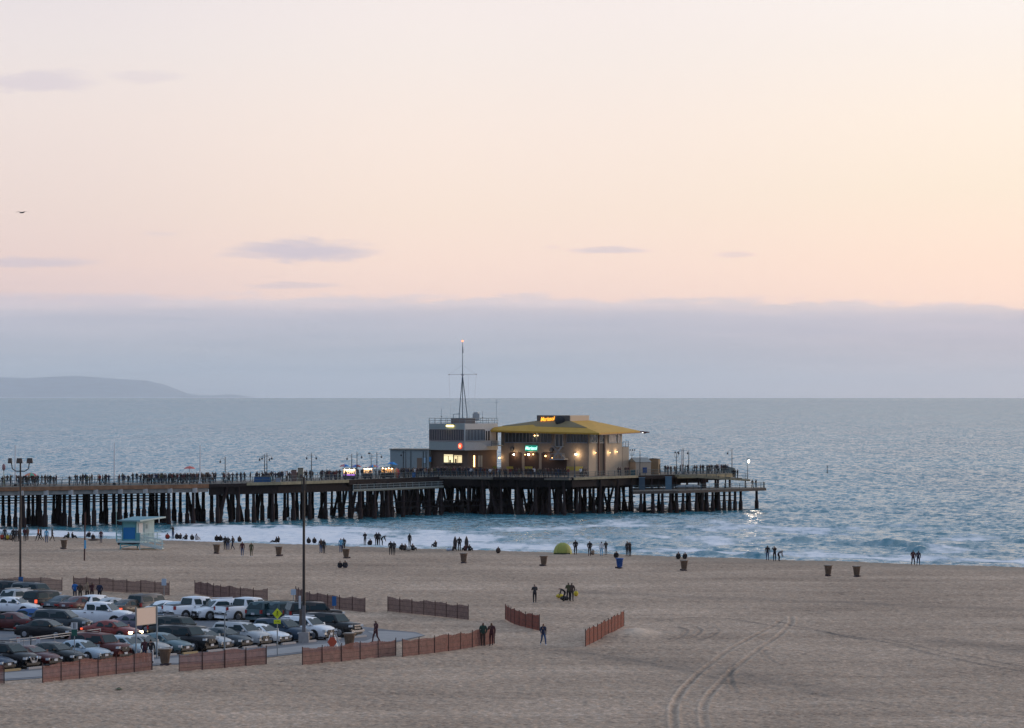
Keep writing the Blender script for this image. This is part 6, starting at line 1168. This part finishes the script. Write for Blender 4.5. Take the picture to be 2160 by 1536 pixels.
# orange folding sign
p = G(701, 1371); t_ = thing('folding_sign', 'white folding stand with an orange diamond sign at the lot edge', 'sign', p); k = p.y/F
for sx in (-1, 1):
    m = MB(); m.bar((sx*.42, -.25, 0), (sx*.16, -.1, 1.1), .08, .05); m.build('leg', M_white, t_)
    m = MB(); m.bar((sx*.42+.3, .3, 0), (sx*.16+.12, -.02, 1.1), .08, .05); m.build('leg', M_white, t_)
m = MB(); s_ = .36; z_ = .58; m.add([(x, y, z) for y in (-.22, -.19) for x, z in ((-s_, z_), (-s_*.35, z_-s_*.9), (s_*.35, z_-s_*.9), (s_, z_), (s_*.35, z_+s_), (-s_*.35, z_+s_))], [(0, 1, 2, 3, 4, 5), (11, 10, 9, 8, 7, 6)]+[(i, i+6, (i+1) % 6+6, (i+1) % 6) for i in range(6)]); m.build('panel', mat('orange_panel', (.50, .085, .04), .6), t_)
# bent pole
p = G(474, 1384); t_ = thing('bent_pole', 'thin grey pole with a curved top in front of the black boxy car', 'pole', p); m = MB(); z_ = (1384-1290)*p.y/F
m.tube([(0, 0, 0), (0, 0, z_-.25), (.06, 0, z_-.08), (.18, 0, z_)], .045, 6); m.build('pole', M_galv, t_); m = MB(); m.tube([(.18, 0, z_), (.34, 0, z_+.05)], .06, 6); m.build('tip', M_white, t_)
# white railing in the lot with two small signs
q0, q1, q2 = G(20, 1382), G(65, 1378), G(212, 1358); t_ = thing('lot_railing', 'low white metal railing beside the driving lane of the lot', 'railing', q1)
for a_, b_ in ((q0-q1+Vector((0, 0, 0)), Vector((0, 0, 0))), (Vector((0, 0, 0)), q2-q1)):
    for z_ in (1.12, .95): m = MB(); m.bar(a_+Vector((0, 0, z_)), b_+Vector((0, 0, z_)), .05, .05); m.build('rail', mat('pale_rail', (.42, .41, .40), .5), t_)
    for i in range(4): c = a_+(b_-a_)*(i/3); m = MB(); m.box((c.x, c.y, .55), (.06, .06, 1.1)); m.build('post', mat('pale_rail', (.42, .41, .40), .5), t_)
for px_, lb in ((39, 'left small red and white sign on the lot railing'), (81, 'right small red and white sign on the lot railing')):
    p = G(px_, 1377)+Vector((0, -.2, .0)); k = p.y/F; t_ = thing('warning_sign', lb, 'sign', p, 0, 'small signs on the lot railing')
    m = MB(); m.box((0, 0, 27*k), (7.5*k, .03, 12*k)); m.build('panel', M_white, t_); m = MB(); m.box((0, -.02, 31.5*k), (7*k, .015, 3*k)); m.build('red_band', mat('sign_red', (.4, .06, .05), .5), t_); m = MB(); m.box((0, .02, 16*k), (.05, .04, 32*k)); m.build('post', M_dark, t_)
# cyclist's parked white bicycle behind the board
p = G(336, 1362); t_ = thing('bicycle', 'white bicycle leaning behind the blank board', 'bicycle', p, .9)
for x in (-.52, .52):
    m = MB(); m.tube([(x+.33*math.cos(a), 0, .34+.33*math.sin(a)) for a in [6.2832*i/18 for i in range(19)]], .03, 5, caps=False); m.build('wheel', M_white, t_)
m = MB(); 
for a_, b_ in (((-.52, .34), (-.1, .34)), ((-.1, .34), (-.22, .85)), ((-.22, .75), (.38, .8)), ((-.1, .34), (.38, .78)), ((-.52, .34), (-.2, .76)), ((.38, .95), (.52, .34))): m.tube([(a_[0], 0, a_[1]), (b_[0], 0, b_[1])], .03, 5)
m.build('frame', M_white, t_); m = MB(); m.box((-.22, 0, .9), (.24, .12, .05)); m.build('saddle', M_dark, t_); m = MB(); m.tube([(.38, -.25, 1.0), (.36, 0, .96), (.38, .25, 1.0)], .02, 5); m.build('handlebar', M_dark, t_)
m = MB()

# ---------------------------------------------------------------- stalls, umbrellas and carts on the pier
def umbrella(px_, py_, off, r, cols, label, hgt=2.3, tilt=0):
    e = edge_at(px_); Y_ = e.y+off; t_ = thing('umbrella', label, 'umbrella', ((px_-1080)/F*Y_, Y_, DZ), 0, 'umbrellas on the pier'); zt = H-(py_-HZ)*Y_/F-DZ
    t_.rotation_euler = (0, tilt, 0)
    m = MB(); m.tube([(0, 0, 0), (0, 0, zt)], .03, 6); m.build('pole', M_lamp, t_)
    for i in range(8):
        a0, a1 = 6.2832*i/8, 6.2832*(i+1)/8; am = (a0+a1)/2
        f_ = lambda a, rr, z: (rr*math.cos(a), rr*math.sin(a), z)
        m = MB(); V = [(0, 0, zt), f_(a0, r*.55, zt-.16*r), f_(a1, r*.55, zt-.16*r), f_(a0, r, zt-.45*r), f_(am, r*.96, zt-.41*r), f_(a1, r, zt-.45*r)]; V += [(x, y, z-.02) for x, y, z in V]
        m.add(V, [(0, 1, 2), (1, 3, 4, 2), (2, 4, 5), (8, 7, 6), (8, 10, 9, 7), (11, 10, 8), (3, 9, 10, 4), (4, 10, 11, 5)]); c_ = cols[i % len(cols)]; m.build('canopy_panel', mat('canopy_%s' % c_.replace(' ', '_'), CL[c_] if c_ not in XC else XC[c_], .75), t_)
XC = {'coral': (.55, .13, .11), 'sky': (.02, .28, .62), 'bright red': (.45, .04, .05), 'bright yellow': (.65, .42, .05), 'bright green': (.10, .35, .22), 'violet': (.25, .12, .40), 'cream': (.6, .55, .45), 'tangerine': (.6, .25, .12)}
umbrella(65, 997, 4, 1.1, ['coral', 'tangerine', 'bright green', 'bright red'], 'multicoloured umbrella on the pier near the first flagpole'); umbrella(400, 983, 6, 1.05, ['coral'], 'coral red umbrella above the dense pier crowd')
umbrella(727, 979, 6, 1.0, ['bright red', 'pink', 'blue', 'sky'], 'rainbow umbrella over the left lit cart'); umbrella(752, 980, 8, .95, ['violet', 'blue', 'dark red', 'bright red'], 'red and violet umbrella over the second lit cart'); umbrella(788, 980, 7, 1.05, ['pink', 'sky', 'tangerine', 'violet'], 'pink and blue umbrella over the third lit cart')
umbrella(824, 974, 6, 1.0, ['sky', 'blue'], 'bright blue umbrella left of the grey annex', tilt=.15)
e = edge_at(836); p = Vector(((836-1080)/F*(e.y+1.2), e.y+1.2, DZ)); t_ = thing('umbrella', 'half folded rainbow umbrella leaning at the pier edge by the annex', 'umbrella', p, 0, 'umbrellas on the pier')
m = MB(); m.tube([(-.1, 0, -.6), (0, 0, 2.0)], .04, 6); m.build('pole', M_white, t_)
for i in range(8):
    a = 6.2832*i/8; m = MB(); c_ = ['bright red', 'white', 'bright yellow', 'coral', 'sky', 'cream', 'tangerine', 'bright red'][i]
    V = [(.0, 0, 1.95)]+[(rr*math.cos(a+da)+.15*(1.95-z)*.3, rr*math.sin(a+da)*.8, z) for rr, z in ((.42, 1.7), (.58, 1.1), (.42, .5), (.12, .05)) for da in (-.4, .4)]
    m.add(V, [(0, 1, 2), (1, 3, 4, 2), (3, 5, 6, 4), (5, 7, 8, 6)], 0, True); m.build('canopy_panel', mat('canopy_%s' % c_.replace(' ', '_'), CL.get(c_) or XC[c_], .75), t_)
def cart(px_, off, w_, label, body, st, lights, shelf='violet_glow'):
    e = edge_at(px_); Y_ = e.y+off; t_ = thing('vendor_cart', label, 'cart', ((px_-1080)/F*Y_, Y_, DZ), 0, 'lit vendor carts on the pier')
    m = MB(); m.box((0, 0, .62), (w_, .8, .75)); m.build('body', body, t_)
    m = MB(); m.box((0, 0, 2.02), (w_*1.08, 1.0, .10)); m.build('roof', M_dark, t_)
    for sx in (-1, 1): m = MB(); m.box((sx*w_*.47, .3, 1.5), (.05, .05, 1.0)); m.build('post', M_dark, t_)
    m = MB(); m.box((0, .36, 1.5), (w_*.9, .04, .80)); m.build('lit_back_panel', st, t_)
    for i in range(lights): x = (i+.5-lights/2)*w_*.9/lights; m = MB(); m.ico((x, -.2, 1.88-.06*(i % 2)), .09); m.build('bulb', emit('cart_bulb', (1, .85, .6), 9.0), t_)
    for i in range(6): x = (i+.5-3)*w_*.9/6; m = MB(); m.box((x, -.1, 1.12+.1*(i % 3)), (w_*.1, .2, .25+.2*(i % 2))); m.build('goods', mat('goods_%d' % (i % 3), [(.5, .3, .1), (.1, .1, .12), (.45, .4, .35)][i % 3], .6), t_)
    for sx in (-1, 1): m = MB(); m.tube([(sx*w_*.3, -.43, .22), (sx*w_*.3, -.38, .22)], .22, 12, sm=False); m.build('wheel', M_tyre, t_)
    if shelf: m = MB(); m.box((0, -.42, .92), (w_*.85, .04, .12)); m.build('lit_edge', emit(shelf, (.62, .25, 1), 1.6), t_)
cw = emit('cart_warm_panel', (1, .6, .3), .7)
cart(737, 3.0, 2.3, 'brightly lit souvenir cart with a violet edge light', mat('cart_dark', (.05, .05, .07), .7), emit('cart_bright_panel', (1, .66, .36), 1.5), 5); cart(776, 5.0, 1.7, 'lit cart with a row of white bulbs', mat('cart_dark', (.05, .05, .07), .7), cw, 5, None); cart(817, 3.0, 2.4, 'dark sided lit cart under the bright blue umbrella', mat('cart_black', (.02, .018, .02), .7), emit('cart_orange_panel', (1, .5, .18), .5), 4, None)
def box_thing(px_, off, dims, c_, name, label, cat):
    e = edge_at(px_); Y_ = e.y+off; t_ = thing(name, label, cat, ((px_-1080)/F*Y_, Y_, DZ)); m = MB(); m.box((0, 0, dims[2]/2), dims, taper=.96); m.build('body', mat(name+'_%d' % px_, c_, .7, vary=.15), t_); m = MB(); m.box((0, 0, dims[2]+.04), (dims[0]*1.06, dims[1]*1.06, .08)); m.build('top', M_plank, t_)
box_thing(553, 2, (2.8, .8, 1.0), (.02, .10, .26), 'vendor_table', 'blue draped vendor table under the double lamp on the pier', 'table'); box_thing(566, 2.5, (1.0, .8, 1.1), (.03, .18, .22), 'vendor_table', 'teal draped table right of the blue one', 'table'); box_thing(634, 2, (.95, 1.0, 2.35), (.26, .21, .14), 'kiosk', 'tan boxy kiosk left of the third pier lamp', 'kiosk'); box_thing(620, 4, (.9, .8, 2.0), (.22, .13, .11), 'kiosk', 'reddish grey kiosk beside the tan one', 'kiosk')
box_thing(587, 1.5, (.8, .6, .8), (.38, .42, .5), 'cool_box', 'pale cool box among the vendors on the pier', 'box'); box_thing(873, 1.5, (.62, .6, 1.0), (.012, .12, .36), 'litter_bin', 'blue litter bin on the pier in front of the annex', 'bin'); box_thing(1335, 3, (.9, .8, 1.1), (.03, .09, .10), 'utility_box', 'dark teal utility box between the kitchen wing and the shed', 'box')
e = edge_at(8); p = Vector(((8-1080)/F*(e.y+5), e.y+5, DZ)); t_ = thing('banner_pole', 'pale pole with a faded red top at the left end of the pier', 'pole', p); m = MB(); m.tube([(0, 0, 0), (0, 0, 3.2)], .06, 6); m.build('pole', mat('pale_yellow_pole', (.4, .4, .25), .6), t_); m = MB(); m.lathe([(.1, 2.6), (.28, 2.9), (.25, 3.5), (.05, 3.75)], n=10); m.build('balloon', mat('faded_red', (.30, .15, .16), .7), t_)
# gull
p = A(46, 449, 300); t_ = thing('gull', 'dark gull gliding in the upper left of the sky', 'bird', p, .3)
m = MB(); m.tube([(-.22, 0, 0), (-.1, 0, .01), (.05, 0, .02), (.18, 0, .04), (.25, 0, .03)], [.015, .05, .06, .035, .01], 8); m.build('body', mat('gull_grey', (.12, .11, .12), .8), t_)
for sy in (-1, 1):
    m = MB(); V = [(.06, 0, .03), (-.06, 0, .03), (.10, sy*.30, .13), (-.02, sy*.30, .13), (0, sy*.62, .02)]; V += [(x, y, z-.012) for x, y, z in V]; m.add(V, [(0, 1, 3, 2), (2, 3, 4), (7, 8, 6, 5), (9, 8, 7)]); w_ = m.build('wing', mat('gull_wing', (.09, .085, .095), .8), t_)
    w_.rotation_euler = (0, 0, .9)
p = A(1745, 997, 1000); t_ = thing('buoy', 'tiny dark buoy far out on the open sea right of the pier', 'buoy', (p.x, 1000, WZ)); m = MB(); m.lathe([(.2, -.3), (.25, .15), (.09, .35), (.07, 1.9)], n=8); m.build('float', M_dark, t_); m = MB(); m.ico((0, 0, 2), .16); m.build('top_mark', M_dark, t_)
# ---------------------------------------------------------------- sea air
hz_m = bpy.data.materials.new('sea_haze'); hz_m.use_nodes = True; nt = hz_m.node_tree; nt.nodes.clear()
pv_ = nt.nodes.new('ShaderNodeVolumePrincipled'); pv_.inputs['Color'].default_value = (.84, .93, 1, 1); pv_.inputs['Density'].default_value = HAZE if 'HAZE' in globals() else 1.25e-5; pv_.inputs['Anisotropy'].default_value = 0.5
ou = nt.nodes.new('ShaderNodeOutputMaterial'); nt.links.new(pv_.outputs[0], ou.inputs['Volume'])
m = MB(); m.box((0, 0, (760-25)/2), (840000, 260000, 760+25)); hb_ = m.build('haze', hz_m); tag(hb_, kind='stuff')
